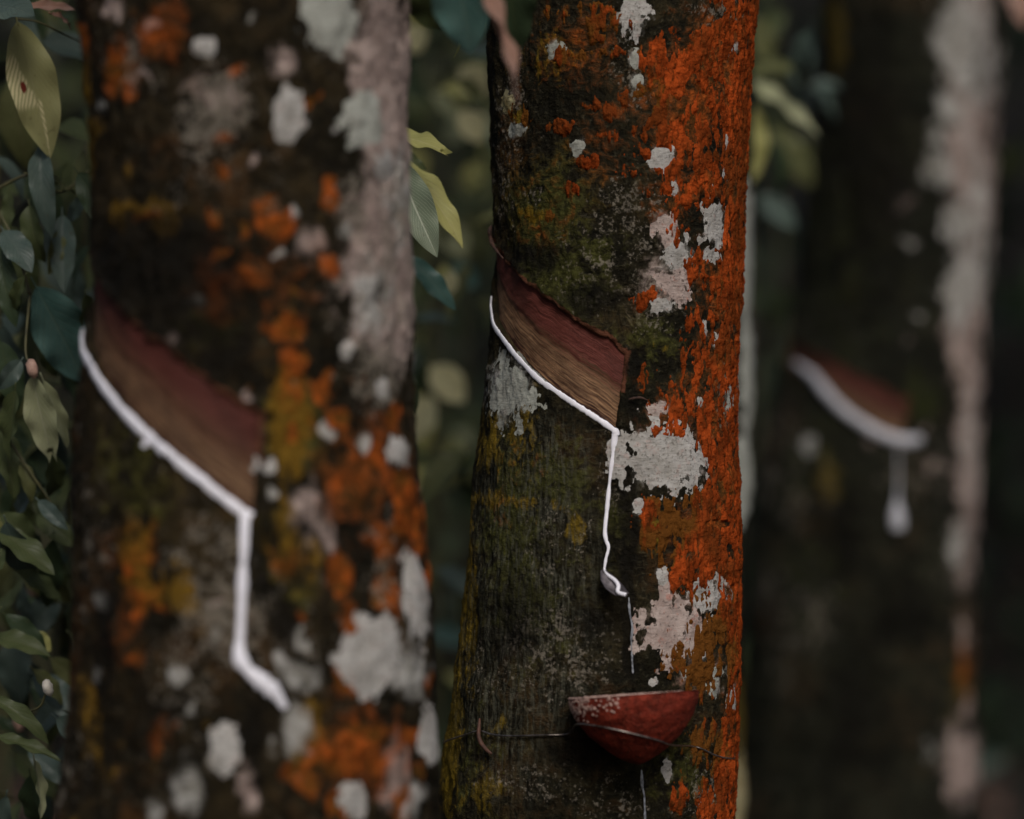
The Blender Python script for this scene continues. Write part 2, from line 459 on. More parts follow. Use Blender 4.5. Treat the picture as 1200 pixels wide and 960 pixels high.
# ------------------------------------------------------------------ ground
def ground():
    a = np.concatenate([np.linspace(-150, -14, 24), np.linspace(-13, 13, 105), np.linspace(14, 150, 24)])
    b = np.concatenate([np.linspace(-150, -6, 16), np.linspace(-5, 24, 117), np.linspace(26, 200, 24)])
    X, Y = np.meshgrid(a, b)
    P = np.stack([X.ravel(), Y.ravel(), np.zeros(X.size)], -1)
    Z = .05 * fbm(P, .6, 1, 3) + .02 * fbm(P, 3.1, 1, 3, 5.0)
    rise = np.clip(P[:, 1] - 9.5, 0, None)
    Z += np.minimum(.65 * rise, 9.0 + .02 * rise) * sstep(0, 1, rise / 2.5)
    P[:, 2] = Z
    m, nt, bs = new_mat("forest_floor_soil"); g = NT(nt)
    n = g.noise(7, 6, .65); n2 = g.noise(45, 5, .6)
    col = g.mix(g.range(n, .35, .7), (.016, .012, .008), (.045, .034, .022))
    col = g.mix(g.math('MULTIPLY', g.range(n2, .55, .72), .6), col, (.09, .068, .045))
    g.put(bs.inputs["Base Color"], col); bs.inputs["Roughness"].default_value = .95
    g.put(bs.inputs["Normal"], g.bump(n2, 1.0, .03))
    o = mesh_np("ground", P, grid_faces(len(b), len(a)), m)
    o["kind"] = "structure"
    return P
GP = ground()
def ground_z(x, y):
    P = np.array([[x, y, 0.0]])
    r = max(0.0, y - 9.5)
    return float((.05 * fbm(P, .6, 1, 3) + .02 * fbm(P, 3.1, 1, 3, 5.0))[0] + min(.65 * r, 9.0 + .02 * r) * float(sstep(0, 1, np.array(r / 2.5))))

# ------------------------------------------------------------------ trunks
class Tree:
    def __init__(s, D, prof, seed, amp=1.0):
        """prof: rows of (py, left px, right px) of the outline in the photograph"""
        s.D, s.seed, s.amp = D, seed, amp
        p = np.array(prof, float)
        z = wz(p[:, 0], D); xl = wx(p[:, 1], D); xr = wx(p[:, 2], D)
        o = np.argsort(z)
        s.z, s.c, s.r = z[o], ((xl + xr) / 2)[o], ((xr - xl) / 2)[o]
        # grow on past the frame: root flare below, slow taper above
        zlo, zhi = s.z[0], s.z[-1]
        sl = (s.c[1] - s.c[0]) / (s.z[1] - s.z[0]); su = (s.c[-1] - s.c[0]) / (s.z[-1] - s.z[0])
        lo = np.array([-.12, 0.0, .12, .3]); lo = lo[lo < zlo - .1]
        rl = s.r[0] * (1 + .55 * np.exp(-lo / .16) * .6)
        hi = np.array([zhi + .5, zhi + 1.5, zhi + 2.6, zhi + 3.6])
        s.r = np.concatenate([rl, s.r, s.r[-1] * np.array([.97, .9, .8, .55])])
        s.c = np.concatenate([s.c[0] + .5 * sl * (lo - zlo), s.c, s.c[-1] + .5 * su * (hi - zhi)])
        s.z = np.concatenate([lo, s.z, hi])
        s.cut = None
    def cen(s, z): return np.interp(z, s.z, s.c)
    def rad(s, z): return np.interp(z, s.z, s.r)
    def pos(s, th, z, off=0.0):
        r = s.rad(z) + off
        return np.stack([s.cen(z) + r * np.sin(th), s.D - r * np.cos(th), z + 0 * th], -1)
    def at(s, px, py):
        """photo point -> angle round the trunk and height"""
        th, z = 0.0, wz(py, s.D)
        for _ in range(12):
            d = s.D - float(s.rad(z)) * math.cos(th)
            z = wz(py, d)
            q = (wx(px, d) - float(s.cen(z))) / float(s.rad(z))
            th = math.asin(max(-.995, min(.995, q)))
        return th, z
    def layout(s, th, z):
        """where the surface point lies in the photograph (angles past the limb are clamped)"""
        t = np.clip(th, -1.4, 1.4)
        P = s.pos(t, z)
        k = 1200 / .36 / P[:, 1]
        return 600 + P[:, 0] * k, 480 - (P[:, 2] - CAMZ) * k
    def relief(s, th, z, fine=True):
        P = s.pos(th, z); o = s.seed
        d = .0045 * fbm(P, 7, 4, 2, o) + .0024 * fbm(P, 28, 14, 2, o + 3)
        if fine:
            d = d + .0017 * fbm(P, 85, 52, 4, o + 7, .58) - .0010 * np.clip(fbm(P, 80, 14, 2, o + 9) - .25, 0, 1) * 2
        return d * s.amp
    def set_cut(s, top, bot, right):
        """tapping panel: upper edge, lower edge and right edge as photo points"""
        t = np.array([s.at(*q) for q in top]); b = np.array([s.at(*q) for q in bot]); r = np.array([s.at(*q) for q in right])
        t = t[np.argsort(t[:, 0])]; b = b[np.argsort(b[:, 0])]; r = r[np.argsort(r[:, 1])]
        st = (t[1, 1] - t[0, 1]) / (t[1, 0] - t[0, 0]); sb = (b[1, 1] - b[0, 1]) / (b[1, 0] - b[0, 0])
        st = max(-.3, min(st, -.05)); sb = max(-.3, min(sb, -.05))
        t = np.vstack([[t[0, 0] - .7, t[0, 1] - .7 * st], t]); b = np.vstack([[b[0, 0] - .7, b[0, 1] - .7 * sb], b])
        s.cut = (t, b, r)
    def in_cut(s, th, z):
        """>0 inside the panel (metres from its nearest edge), and its band coordinate"""
        t, b, r = s.cut
        zt = np.interp(th, t[:, 0], t[:, 1]); zb = np.interp(th, b[:, 0], b[:, 1]); tr = np.interp(z, r[:, 1], r[:, 0])
        P = s.pos(th, z)
        zt = zt + .0035 * fbm(P, 60, 20, 3, s.seed + 31); zb = zb + .0008 * fbm(P, 60, 20, 2, s.seed + 33)
        rr = s.rad(z)
        tr = tr + .0016 / rr * fbm(P, 30, 95, 3, s.seed + 35)
        d = np.minimum(np.minimum((zt - z) * .75, (z - zb) * .75), (tr - th) * rr)
        d = np.minimum(d, (th - (t[0, 0] + .1)) * rr)
        return d, (z - zb) / np.maximum(zt - zb, .004)

def blob_field(px, py, blobs):
    """soft union of ellipses: 1 in a middle, 0 on an outline, negative outside"""
    f = np.full(px.shape, -1.5)
    for q in blobs:
        x, y, rx, ry = q[:4]; w = q[4] if len(q) > 4 else 1.0
        d = np.sqrt(((px - x) / rx) ** 2 + ((py - y) / ry) ** 2)
        f = np.maximum(f, np.where(d < 1, w, 1.25) * (1 - d))
    return np.maximum(f, -1.5)

def build_trunk(T, root, mat, step, zr, masks, groove=None, mott=.12):
    """bark of one tree as a displaced tube; masks: attribute -> blobs"""
    rm = float(np.mean(T.r))
    nf = int(2 * 1.85 * rm / step)
    th = np.concatenate([np.linspace(-1.85, 1.85, nf), np.linspace(1.85, 2 * math.pi - 1.85, max(18, nf // 12))[1:-1]])
    zl = np.arange(zr[0], zr[1], step)
    zz = np.concatenate([np.linspace(-.1, zr[0] - step, 45), zl, np.linspace(zr[1] + step, float(T.z[-1]), 60)])
    TH, Z = np.meshgrid(th, zz)
    TH, Z = TH.ravel(), Z.ravel()
    d = T.relief(TH, Z)
    P0 = T.pos(TH, Z)
    px, py = T.layout(TH, Z)
    fur = np.clip(blob_field(px, py, masks.get("furrow", [])) * 1.5, 0, 1)
    d = d - .0013 * fur * np.clip(fbm(P0, 120, 9, 3, T.seed + 90, .6), -.3, 1)
    wa = 9.0 * fbm(P0, 34, 24, 3, 21.0) + 7.0 * fbm(P0, 90, 60, 2, 25.0); wb = 11.0 * fbm(P0, 30, 22, 3, 61.0) + 8.0 * fbm(P0, 85, 50, 2, 65.0)
    ws = 1.0 if T.amp > 1.1 else .5
    att = {}
    att["lip"] = np.zeros(TH.shape)
    for k in ("moss", "olive", "pale", "stain_shade", "orange", "pinkp", "whitep", "furrow"):
        att[k] = np.clip(blob_field(px + ws * wa, py + ws * wb, masks.get(k, [])) * 1.3, -.6, 1)
        if k == "orange" and mott > .4: att[k] = np.clip(att[k] * 1.35 + .16, -.6, 1.1)
        if k in ("pale", "olive"): att[k] = att[k] + mott * (2.2 * fbm(P0, 15, 8, 3, 31.0 if k == "pale" else 47.0) + .7)
        if k == "stain_shade": att[k] = np.clip(att[k] * 2.2 + .4 * fbm(P0, 40, 12, 2, 4.0), 0, 1)
    if T.cut is not None:
        c, band = T.in_cut(TH, Z)
        att["lip"] = np.exp(-((c + .0015) / .0032) ** 2) * np.where(band > .5, 1.0, .25) * (TH < T.cut[2][:, 0].max() + .03)
        # raised ragged lip round the panel, then the step down behind the panel surface
        lip = np.exp(-((c + .004) / .004) ** 2) * .0022 * (1 + fbm(P0, 70, 40, 2, 8.0))
        d = np.where(c > 0, d * (1 - sstep(0, .003, c)) - .0105 * sstep(0, .0022, c), d + np.where(band > .5, lip, lip * .3))
    if groove is not None:
        for g in groove:
            gp = np.array([T.at(*q[:2]) for q in g["path"]])
            gp = gp[np.argsort(gp[:, 1])]
            tc = np.interp(Z, gp[:, 1], gp[:, 0])
            on = (Z > gp[0, 1]) & (Z < gp[-1, 1])
            q = (TH - tc) * T.rad(Z) / g["w"]
            k = np.exp(-q * q) * on
            d = d - g["depth"] * k
            att["stain_shade"] = np.clip(att["stain_shade"] + g.get("stain_shade", 0) * k, 0, 1)
    P = T.pos(TH, Z, d)
    o = mesh_np("trunk", P, grid_faces(len(zz), len(th), True), mat, root, attrs=att)
    return o

def sheet_grid(T, th0, th1, z0, z1, step):
    r = float(T.rad((z0 + z1) / 2))
    th = np.linspace(th0, th1, max(6, int((th1 - th0) * r / step)))
    zz = np.linspace(z0, z1, max(6, int((z1 - z0) / step)))
    TH, Z = np.meshgrid(th, zz)
    return TH.ravel(), Z.ravel(), len(zz), len(th)

def build_panel(T, root, step, mat=None):
    t, b, r = T.cut
    TH, Z, nr, nc = sheet_grid(T, t[0, 0] + .08, r[:, 0].max() + .06, b[:, 1].min() - .012, t[:, 1].max() + .012, step)
    c, band = T.in_cut(TH, Z)
    P0 = T.pos(TH, Z)
    # two shallow steps of the knife: the fresh lower shave sits a little deeper
    d = T.relief(TH, Z, False) * .6 - .0050 + .0016 * sstep(.50, .60, band + .06 * fbm(P0, 30, 10, 2, 3.0)) + .0005 * fbm(P0, 50, 130, 3, 1.0)
    F = grid_faces(nr, nc)
    F = F[(c[F] > -.006).any(1)]
    P = T.pos(TH, Z, d)
    V, F, used = compact(P, F)
    # shift along the slope of the cut so that the grain follows it
    slope = (b[-1, 1] - b[1, 1]) / ((b[-1, 0] - b[1, 0]) * float(T.rad(b[1, 1])))
    al = (TH * T.rad(Z)) / math.cos(math.atan(slope)) * 1.0
    return mesh_np("tapping_panel", V, F, mat or M_PANEL, root, attrs={"band": band[used], "along": al[used]})

def build_patch(T, root, blob, mat, step, h=.0006, name="lichen_patch", ragged=.31, nscale=45):
    x, y, rx, ry = blob[:4]
    th, z = T.at(x, y)
    k = .36 * (T.D - float(T.rad(z)) * math.cos(th)) / 1200
    cs = max(.28, math.cos(th))
    nscale = min(140, max(38, .85 / (min(rx, ry) * k)))
    wth = 1.55 * rx * k / cs / float(T.rad(z)); hz = 1.55 * ry * k
    TH, Z, nr, nc = sheet_grid(T, th - wth, th + wth, z - hz, z + hz, step)
    P0 = T.pos(TH, Z)
    rr = float(T.rad(z))
    q = np.sqrt(((TH - th) * rr * cs / (rx * k)) ** 2 + ((Z - z) / (ry * k)) ** 2)
    f = 1 - q + ragged * fbm(P0, nscale, nscale * .8, 4, T.seed + x * .37, .6) + .15 * fbm(P0, 230, 210, 3, T.seed + 5.0)
    if T.cut is not None:
        c, _ = T.in_cut(TH, Z); f = np.minimum(f, -c / .006)
    rc = T.relief(TH, Z, False)
    d = rc + .68 * (T.relief(TH, Z, True) - rc) + h * np.tanh(2.0 * f) + .0003 * fbm(P0, 160, 160, 2, 2.0)
    F = grid_faces(nr, nc)
    F = F[(f[F] > -.35).any(1)]
    if len(F) == 0: return None
    V, F, _ = compact(T.pos(TH, Z, d), F)
    return mesh_np(name, V, F, mat, root)

def build_crust(T, root, blobs, young, holes, step, zr, thr, h=.0022, cell=(.0048, .0115), mat=None, nz=.55):
    """lumpy lichen crust: elongated cushions that shingle downwards, sinking under the bark where it thins"""
    TH, Z, nr, nc = sheet_grid(T, thr[0], thr[1], zr[0], zr[1], step)
    px, py = T.layout(TH, Z)
    P0 = T.pos(TH, Z)
    f = blob_field(px, py, blobs)
    f = np.minimum(f, .46)
    k = .0075 / cell[0]
    g = fbm(P0, 82 * k, 28 * k, 4, T.seed + 77, .6)
    f = f - .10 + nz * fbm(P0, 26, 15, 4, T.seed + 51, .62) + .30 * fbm(P0, 9, 6, 2, T.seed + 13) + .70 * g + .2 * fbm(P0, 190 * k, 90 * k, 3, T.seed + 78)
    if holes: f = np.minimum(f, -1.2 * blob_field(px, py, holes) + .25 * fbm(P0, 60, 50, 2, 6.0))
    if T.cut is not None:
        c, _ = T.in_cut(TH, Z); f = np.minimum(f, -c / .005)
    s = TH * float(T.rad((zr[0] + zr[1]) / 2))
    wob = .55 * fbm(P0, 60 * k, 34 * k, 3, 12.0)
    # cushions hang like small drapes: swelling towards their lower edge, which overhangs
    cu = s / cell[0] + wob; cv = Z / cell[1] + .7 * wob
    ci = np.floor(cu).astype(np.int64); jit = PERM[(ci & 255) + 31] / 255.
    vv = (cv + jit) - np.floor(cv + jit)
    uu = np.abs(cu - np.floor(cu) - .5) * 2
    drape = (1 - .7 * uu ** 2) * (1 - vv) ** .8 * sstep(0, .12, vv)
    live = sstep(-.1, .35, f)
    d = T.relief(TH, Z, False) + h * (np.tanh(2.4 * f) * .9 + live * (.75 * drape + 1.0 * g + .45 * fbm(P0, 210 * k, 80 * k, 3, 9.0)) - .25)
    F = grid_faces(nr, nc)
    F = F[(f[F] > -.22).any(1)]
    yv = np.clip(blob_field(px, py, young) * 1.5, -.6, 1) + 1.0 * sstep(.45, -.1, f)
    V, F, used = compact(T.pos(TH, Z, d), F)
    o = mesh_np("orange_lichen", V, F, mat or M_ORANGE, root, attrs={"young": yv[used]})
    o["kind"] = "stuff"
    return o

def latex_run(T, root, pts, widths, off, name="latex_stream", n=120, wob=.12, mat=None, flat=.7):
    q = np.array([[*T.at(*p), w * .36 * (T.D - .1) / 1200 / 2] for p, w in zip(pts, widths)])
    q = smooth_path(q, n)
    th, z, w = q[:, 0], q[:, 1], q[:, 2]
    w = w * (1 + wob * fbm(np.stack([th, z, z], -1), 30, 60, 2, T.seed))
    o_ = np.interp(np.linspace(0, 1, n), np.linspace(0, 1, len(off)), off)
    P = T.pos(th, z, T.relief(th, z, False) * .8 + o_)
    N = np.stack([np.sin(th), -np.cos(th), 0 * th], -1)
    w[0] *= .5; w[-1] *= .6
    V, F = tube(P, w, 10, (N, flat))
    return mesh_np(name, V, F, mat or M_LATEX, root)

# -------------------------------------------- leaves in bulk (crowns, far undergrowth, litter)
def leaf_cloud(name, C, size, mat, parent=None, droop=.5, aspect=.38, seed=0, up=None, origin=None):
    r = np.random.default_rng(seed); n = len(C)
    a = r.uniform(0, 2 * math.pi, n); el = r.normal(-droop, .45, n)
    d = np.stack([np.cos(a) * np.cos(el), np.sin(a) * np.cos(el), np.sin(el)], -1)
    t = r.normal(size=(n, 3)) if up is None else np.tile(up, (n, 1)) + r.normal(scale=.25, size=(n, 3))
    sd = np.cross(d, t); sd /= np.linalg.norm(sd, axis=1)[:, None] + 1e-9
    nn = np.cross(sd, d)
    L = size * r.uniform(.6, 1.25, n); Wd = L * aspect * r.uniform(.8, 1.2, n)
    rows = [(0, 0, 0), (.22, .36, .02), (.55, .5, .05), (.82, .27, 0), (1, 0, -.08)]
    V = []
    def pt(l, w, h): return C + d * (l * L)[:, None] + sd * (w * Wd)[:, None] + nn * (h * L)[:, None]
    V = [pt(0, 0, 0), pt(.22, .36, .05), pt(.22, 0, 0), pt(.22, -.36, .05), pt(.55, .5, .07), pt(.55, 0, 0), pt(.55, -.5, .07),
         pt(.82, .27, .02), pt(.82, 0, -.03), pt(.82, -.27, .02), pt(1, 0, -.1)]
    V = np.stack(V, 1).reshape(-1, 3)
    base = np.array([(0, 2, 1), (0, 3, 2), (1, 2, 5), (1, 5, 4), (2, 3, 6), (2, 6, 5), (4, 5, 8), (4, 8, 7), (5, 6, 9), (5, 9, 8), (7, 8, 10), (8, 9, 10)])
    F = (np.arange(n)[:, None, None] * 11 + base[None]).reshape(-1, 3)
    uv1 = np.array([(.5, 0), (.86, .22), (.5, .22), (.14, .22), (1, .55), (.5, .55), (0, .55), (.8, .82), (.5, .82), (.2, .82), (.5, 1)])
    return mesh_np(name, V, F, mat, parent, uv=np.tile(uv1, (n, 1)), origin=origin)

def crown(T, root, seed, n=540, mat=None, spread=1.5):
    """limbs above the frame and the foliage they carry"""
    r = np.random.default_rng(seed)
    zt = float(T.z[-1]); top = np.array([float(T.c[-1]), T.D, zt])
    C = []
    for k in range(6):
        a = k * 1.05 + r.uniform(-.3, .3); z0 = zt - r.uniform(.05, 1.3)
        p0 = np.array([float(T.cen(z0)), T.D, z0]); L = r.uniform(.9, 1.4) * spread
        dirv = np.array([math.cos(a), math.sin(a), r.uniform(.35, .9)])
        pts = [p0, p0 + dirv * .35 * L + np.array([0, 0, .05]), p0 + dirv * .7 * L + np.array([0, 0, .12]), p0 + dirv * L]
        path = smooth_path(pts, 12)
        V, F = tube(path, np.linspace(.045, .010, 12), 7)
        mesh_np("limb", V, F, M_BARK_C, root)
        for q in path[4:]:
            C.append(q + r.normal(scale=(.32, .32, .22), size=(n // 54, 3)))
    C = np.vstack(C)
    o = leaf_cloud("crown", C, .15, mat or L_DARK, root, .55, .36, seed)
    o["kind"] = "stuff"

# ================================================================== the sharp tree in the middle
TM = Tree(2.80, [(-40, 572, 889), (0, 572, 885), (100, 574, 879), (200, 577, 875), (270, 579, 872), (350, 577, 868), (420, 573, 864), (480, 566, 862),
                 (540, 559, 864), (600, 553, 866), (700, 543, 866), (800, 531, 862), (860, 525, 860), (920, 520, 858), (960, 517, 857), (1000, 514, 856)], 1.7)
MID_ORANGE = [(835, 70, 60, 70, 1.2), (820, 130, 72, 60, 1.2), (870, 150, 30, 240, 1.3), (790, 80, 36, 46), (790, 150, 46, 30), (775, 170, 16, 16, .8), (830, 215, 60, 60, 1.1), (795, 240, 34, 22, .9),
     (850, 330, 24, 90, 1.3), (820, 310, 14, 22, .8), (852, 420, 22, 60, 1.3), (815, 400, 16, 50, .6), (840, 490, 34, 50, 1.3), (790, 480, 36, 32, 1.0), (775, 500, 16, 24, .9),
     (852, 570, 26, 60, 1.4), (832, 610, 46, 48, 1.2), (790, 605, 34, 40, .8), (830, 655, 42, 28, 1.1), (856, 700, 18, 80, 1.3), (826, 720, 30, 40, .45), (815, 770, 40, 40, .35), (858, 830, 14, 120, 1.2), (850, 900, 14, 70, .8),
     (797, 932, 9, 24, .8), (825, 940, 12, 22, .9), (846, 940, 8, 30, .8), (820, 870, 30, 24, .35), (790, 680, 10, 16, .6),
     (700, 22, 44, 16, .45), (697, 45, 12, 9, .8), (725, 62, 18, 8, .5), (672, 66, 28, 8, .5), (660, 15, 20, 9, .5), (716, 130, 9, 12, .8), (703, 156, 7, 8, .9), (722, 160, 8, 11, .9), (697, 120, 14, 8, .5), (668, 220, 9, 9, .9),
     (640, 256, 8, 9, .7), (612, 140, 12, 10, .6), (600, 128, 10, 16, .4), (655, 148, 16, 8, .4), (752, 354, 10, 9, .8), (768, 345, 8, 10, .7), (765, 105, 18, 18, .8), (735, 200, 12, 8, .4), (690, 190, 12, 8, .35), (735, 118, 14, 16, .5), (755, 180, 10, 8, .6), (752, 448, 10, 20, .4)]
MID_PATCHES = [((741, 18, 19, 23), M_PALE), ((651, 60, 8.5, 11), M_GREY), ((602, 152, 10, 7.5), M_GREY), ((677, 172, 7, 9), M_GREY), ((775, 184, 14, 16), M_PALE), ((789, 222, 5, 9), M_PALE),
              ((838, 266, 16, 33), M_PALE), ((780, 268, 13, 22), M_PINK), ((795, 300, 20, 20), M_PALE), ((790, 335, 24, 24), M_PINK), ((778, 358, 16, 9), M_PALE), ((862, 58, 4, 10), M_PALE), ((855, 165, 4, 8), M_PALE), ((850, 203, 4, 7), M_PALE),
              ((786, 538, 50, 42), M_PALE), ((597, 456, 28, 38), M_GREY), ((832, 697, 24, 24), M_PALE), ((792, 735, 34, 38), M_PINK), ((750, 592, 7, 9), M_PALE), ((778, 676, 6, 8), M_PALE),
              ((836, 788, 7, 8), M_GREY), ((804, 788, 9, 8), M_GREY), ((818, 766, 12, 7), M_PALE), ((766, 801, 5, 5), M_PALE), ((832, 808, 6, 9), M_GREY), ((852, 822, 5, 20), M_PALE), ((774, 478, 11, 8), M_PINK), ((840, 398, 5, 7), M_PALE), ((826, 385, 4, 7), M_PALE),
              ((821, 472, 4, 6), M_PALE), ((744, 68, 5, 9), M_GREY), ((747, 96, 7, 7), M_GREY), ((592, 118, 6, 12), M_CREAM), ((783, 902, 5, 12), M_PALE), ((857, 470, 6, 26), M_GREY), ((823, 945, 4, 7), M_GREY)]
TM.set_cut([(579, 288), (590, 308), (610, 328), (640, 350), (675, 375), (705, 394), (738, 417)],
           [(574, 352), (580, 374), (592, 398), (611, 423), (632, 445), (656, 463), (690, 484), (727, 507)],
           [(738, 400), (733, 420), (728, 460), (724, 505)])
mid = empty("rubber_tree", (float(TM.cen(0)), TM.D, 0))
tag(mid, "sharp rubber tree with thick orange lichen and a red cup tied to its bark", "tree", "tapped rubber trees")
build_trunk(TM, mid, M_BARK, .00115, (.76, 1.66), {
    "furrow": [(615, 700, 120, 240, 1.0), (590, 820, 90, 170, .8), (640, 540, 80, 70, .7), (610, 30, 30, 80, .5)],
    "whitep": [(q[0], q[1], q[2] * 1.22 + 2, q[3] * 1.22 + 2, .55) for q, mt in MID_PATCHES if mt is not M_PINK],
    "pinkp": [(q[0], q[1], q[2] * 1.25 + 2, q[3] * 1.25 + 2, .55) for q, mt in MID_PATCHES if mt is M_PINK] + [(770, 330, 40, 70, .3), (800, 760, 40, 60, .2)],
    "orange": [(670, 70, 80, 90, .28), (620, 200, 50, 90, .2), (640, 270, 50, 40, .2), (600, 560, 50, 60, .1), (700, 160, 50, 90, .25)] + [(q[0] - (3 if q[2] > 20 else 0), q[1] + 2, q[2] * 1.22 + 3, q[3] * 1.12 + 5, (q[4] if len(q) > 4 else 1) * .42) for q in MID_ORANGE],
    "moss": [(640, 250, 90, 120, .8), (660, 330, 80, 60, .9), (700, 300, 60, 60, .7), (600, 600, 60, 160, .8), (650, 560, 70, 80, .7), (620, 700, 90, 120, .55),
             (720, 620, 40, 90, .5), (700, 430, 60, 60, .7), (770, 400, 50, 60, .8), (560, 900, 60, 120, .4), (800, 900, 70, 90, .6)],
    "olive": [(548, 690, 18, 170, 1.5), (530, 850, 18, 140, 1.6), (575, 585, 26, 18, 1.1), (610, 590, 26, 12, .9), (676, 622, 14, 28, .9), (655, 595, 20, 12, .6), (610, 500, 40, 60, .55),
              (575, 520, 18, 60, .7), (625, 250, 32, 18, .9), (605, 140, 18, 25, .8), (600, 60, 20, 60, .5), (560, 930, 40, 50, .6), (590, 850, 20, 20, .5), (650, 60, 50, 40, .4), (770, 620, 22, 40, .8), (780, 410, 24, 20, .5)],
    "pale": [(640, 780, 90, 60, .30), (660, 740, 60, 30, .35), (690, 310, 60, 50, .30), (740, 90, 24, 60, .50), (735, 250, 50, 40, .45), (600, 110, 16, 40, .5), (590, 200, 16, 80, .45), (630, 230, 20, 20, .4),
             (655, 640, 40, 60, .25), (770, 330, 40, 70, .4), (850, 470, 12, 50, .8), (650, 920, 90, 25, .35), (720, 560, 20, 60, .35), (840, 10, 40, 25, .5), (700, 940, 60, 25, .3), (830, 930, 40, 50, .4)],
    "stain_shade": [(738, 600, 14, 130), (738, 730, 10, 90, .9), (575, 100, 6, 60, .8), (625, 300, 60, 26, .7), (690, 350, 50, 24, .7), (600, 730, 60, 80, .35), (700, 730, 60, 40, .35), (680, 880, 60, 30, .7), (745, 470, 14, 40, .6), (745, 430, 14, 30, .8), (790, 620, 8, 60, .4)],  # blobs just above the cut are shadow put into the bark colour
}, groove=[dict(path=[(724, 500), (722, 540), (717, 580), (714, 640), (716, 668)], w=.006, depth=.004, stain_shade=.5),
           dict(path=[(736, 600), (736, 700), (738, 790)], w=.005, depth=.002, stain_shade=.7),
           dict(path=[(776, 620), (780, 700), (786, 800)], w=.004, depth=.003, stain_shade=.9)])
build_panel(TM, mid, .0012)
build_crust(TM, mid,
    MID_ORANGE,
    [(790, 605, 34, 50, 1.0), (820, 760, 50, 70, 1.1), (610, 140, 30, 30, .8), (640, 256, 20, 20, .8), (680, 40, 60, 50, .55), (770, 640, 30, 40, 1.0), (820, 880, 40, 40, .7), (765, 110, 24, 30, .4)],
    [(812, 14, 30, 20), (812, 103, 9, 9), (789, 128, 7, 14), (838, 300, 10, 6, .7), (836, 315, 9, 9, .6), (838, 614, 13, 4, 1.0), (775, 184, 12, 12, .8), (838, 266, 12, 28, .8), (785, 540, 34, 28, .9)],
    .0010, (.77, 1.66), (-1.35, 1.8), h=.0016)
for q, mt in MID_PATCHES:
    build_patch(TM, mid, q, mt, .0011)
latex_run(TM, mid, [(573, 347), (575, 361), (580, 378), (592, 401), (612, 425), (634, 446), (658, 463), (691, 485), (719, 504), (722, 511)], [5, 7, 7.5, 7.5, 7, 7.5, 7, 6.5, 7.5, 8], [.002, .0015, .001, .0006, -.0005], n=300, wob=.30, flat=.38)
latex_run(TM, mid, [(721, 508), (718, 535), (715, 560), (712, 590), (709, 620), (710, 632), (713, 642), (710, 655), (708, 668)], [6.5, 5, 4.2, 4.2, 4.5, 5, 4.2, 4, 4], [-.0006, -.0012, 0.0005, .003], n=240, wob=.45, flat=.4)
latex_run(TM, mid, [(737, 700), (738, 718), (741, 735), (740, 752), (742, 790)], [2.4, 3, 3, 2, 2], [.0002, .0001], name="dried_drip", n=60, wob=1.3, mat=M_DRIED, flat=.35)
latex_run(TM, mid, [(752, 902), (753, 920), (756, 935), (757, 965)], [1.6, 2.4, 1.4, 1.8], [.0004, .0006], name="dried_drip", n=50, wob=1.3, mat=M_DRIED, flat=.4)

# tin spout: a bent leaf of metal knocked into the bark below the groove
def spout(T, root):
    prof = [(704, 668), (704, 678), (709, 688), (719, 696), (728, 695)]
    rows = []
    for k, (x, y) in enumerate(prof):
        th, z = T.at(x, y); th2, z2 = T.at(x + [6, 15, 17, 12, 3][k], y + [-1, -3, -5, -4, -2][k])
        for f in np.linspace(0, 1, 7):
            t_, z_ = th + (th2 - th) * f, z + (z2 - z) * f
            lift = .003 + .022 * (k / 4) + .006 * (abs(f - .5) * 2) ** 2
            rows.append(T.pos(np.array([t_]), np.array([z_]), lift)[0])
    P = np.array(rows).reshape(5, 7, 3)
    N = np.array([math.sin(th), -math.cos(th), .3]); N /= np.linalg.norm(N)
    A = P.reshape(-1, 3); B = A - N * .0012
    F = grid_faces(5, 7); V = np.vstack([A, B]); n = len(A)
    rim = [i for i in range(7)] + [7 * k + 6 for k in range(1, 5)] + [28 + i for i in range(5, -1, -1)] + [7 * k for k in range(3, 0, -1)]
    side = np.array([[rim[i], rim[(i + 1) % len(rim)], rim[(i + 1) % len(rim)] + n, rim[i] + n] for i in range(len(rim))])
    o = mesh_np("spout", V, np.vstack([F, F[:, ::-1] + n, side]), M_SPOUT, root)
    pts = [(708, 667), (712, 673), (719, 679), (722, 685), (721, 692), (728, 695)]
    q = smooth_path(np.array([T.pos(np.array([T.at(*p)[0]]), np.array([T.at(*p)[1]]), l)[0] for p, l in zip(pts, [.004, .008, .014, .02, .026, .03])]), 40)
    V, F = tube(q, np.interp(np.linspace(0, 1, 40), [0, .3, .6, .8, 1], [.0014, .0019, .0021, .0019, .0022]), 8)
    mesh_np("latex_drop", V, F, M_LATEX, o).matrix_parent_inverse = Matrix.Identity(4)
    o.children[0].data.transform(Matrix.Translation(root.location * 0)) if o.children else None
    return o
sp_o = spout(TM, mid)
# the drop hangs on the spout: bring its mesh into the tree's frame
for ch in sp_o.children: ch.data.transform(Matrix.Translation(-Vector(mid.location)))

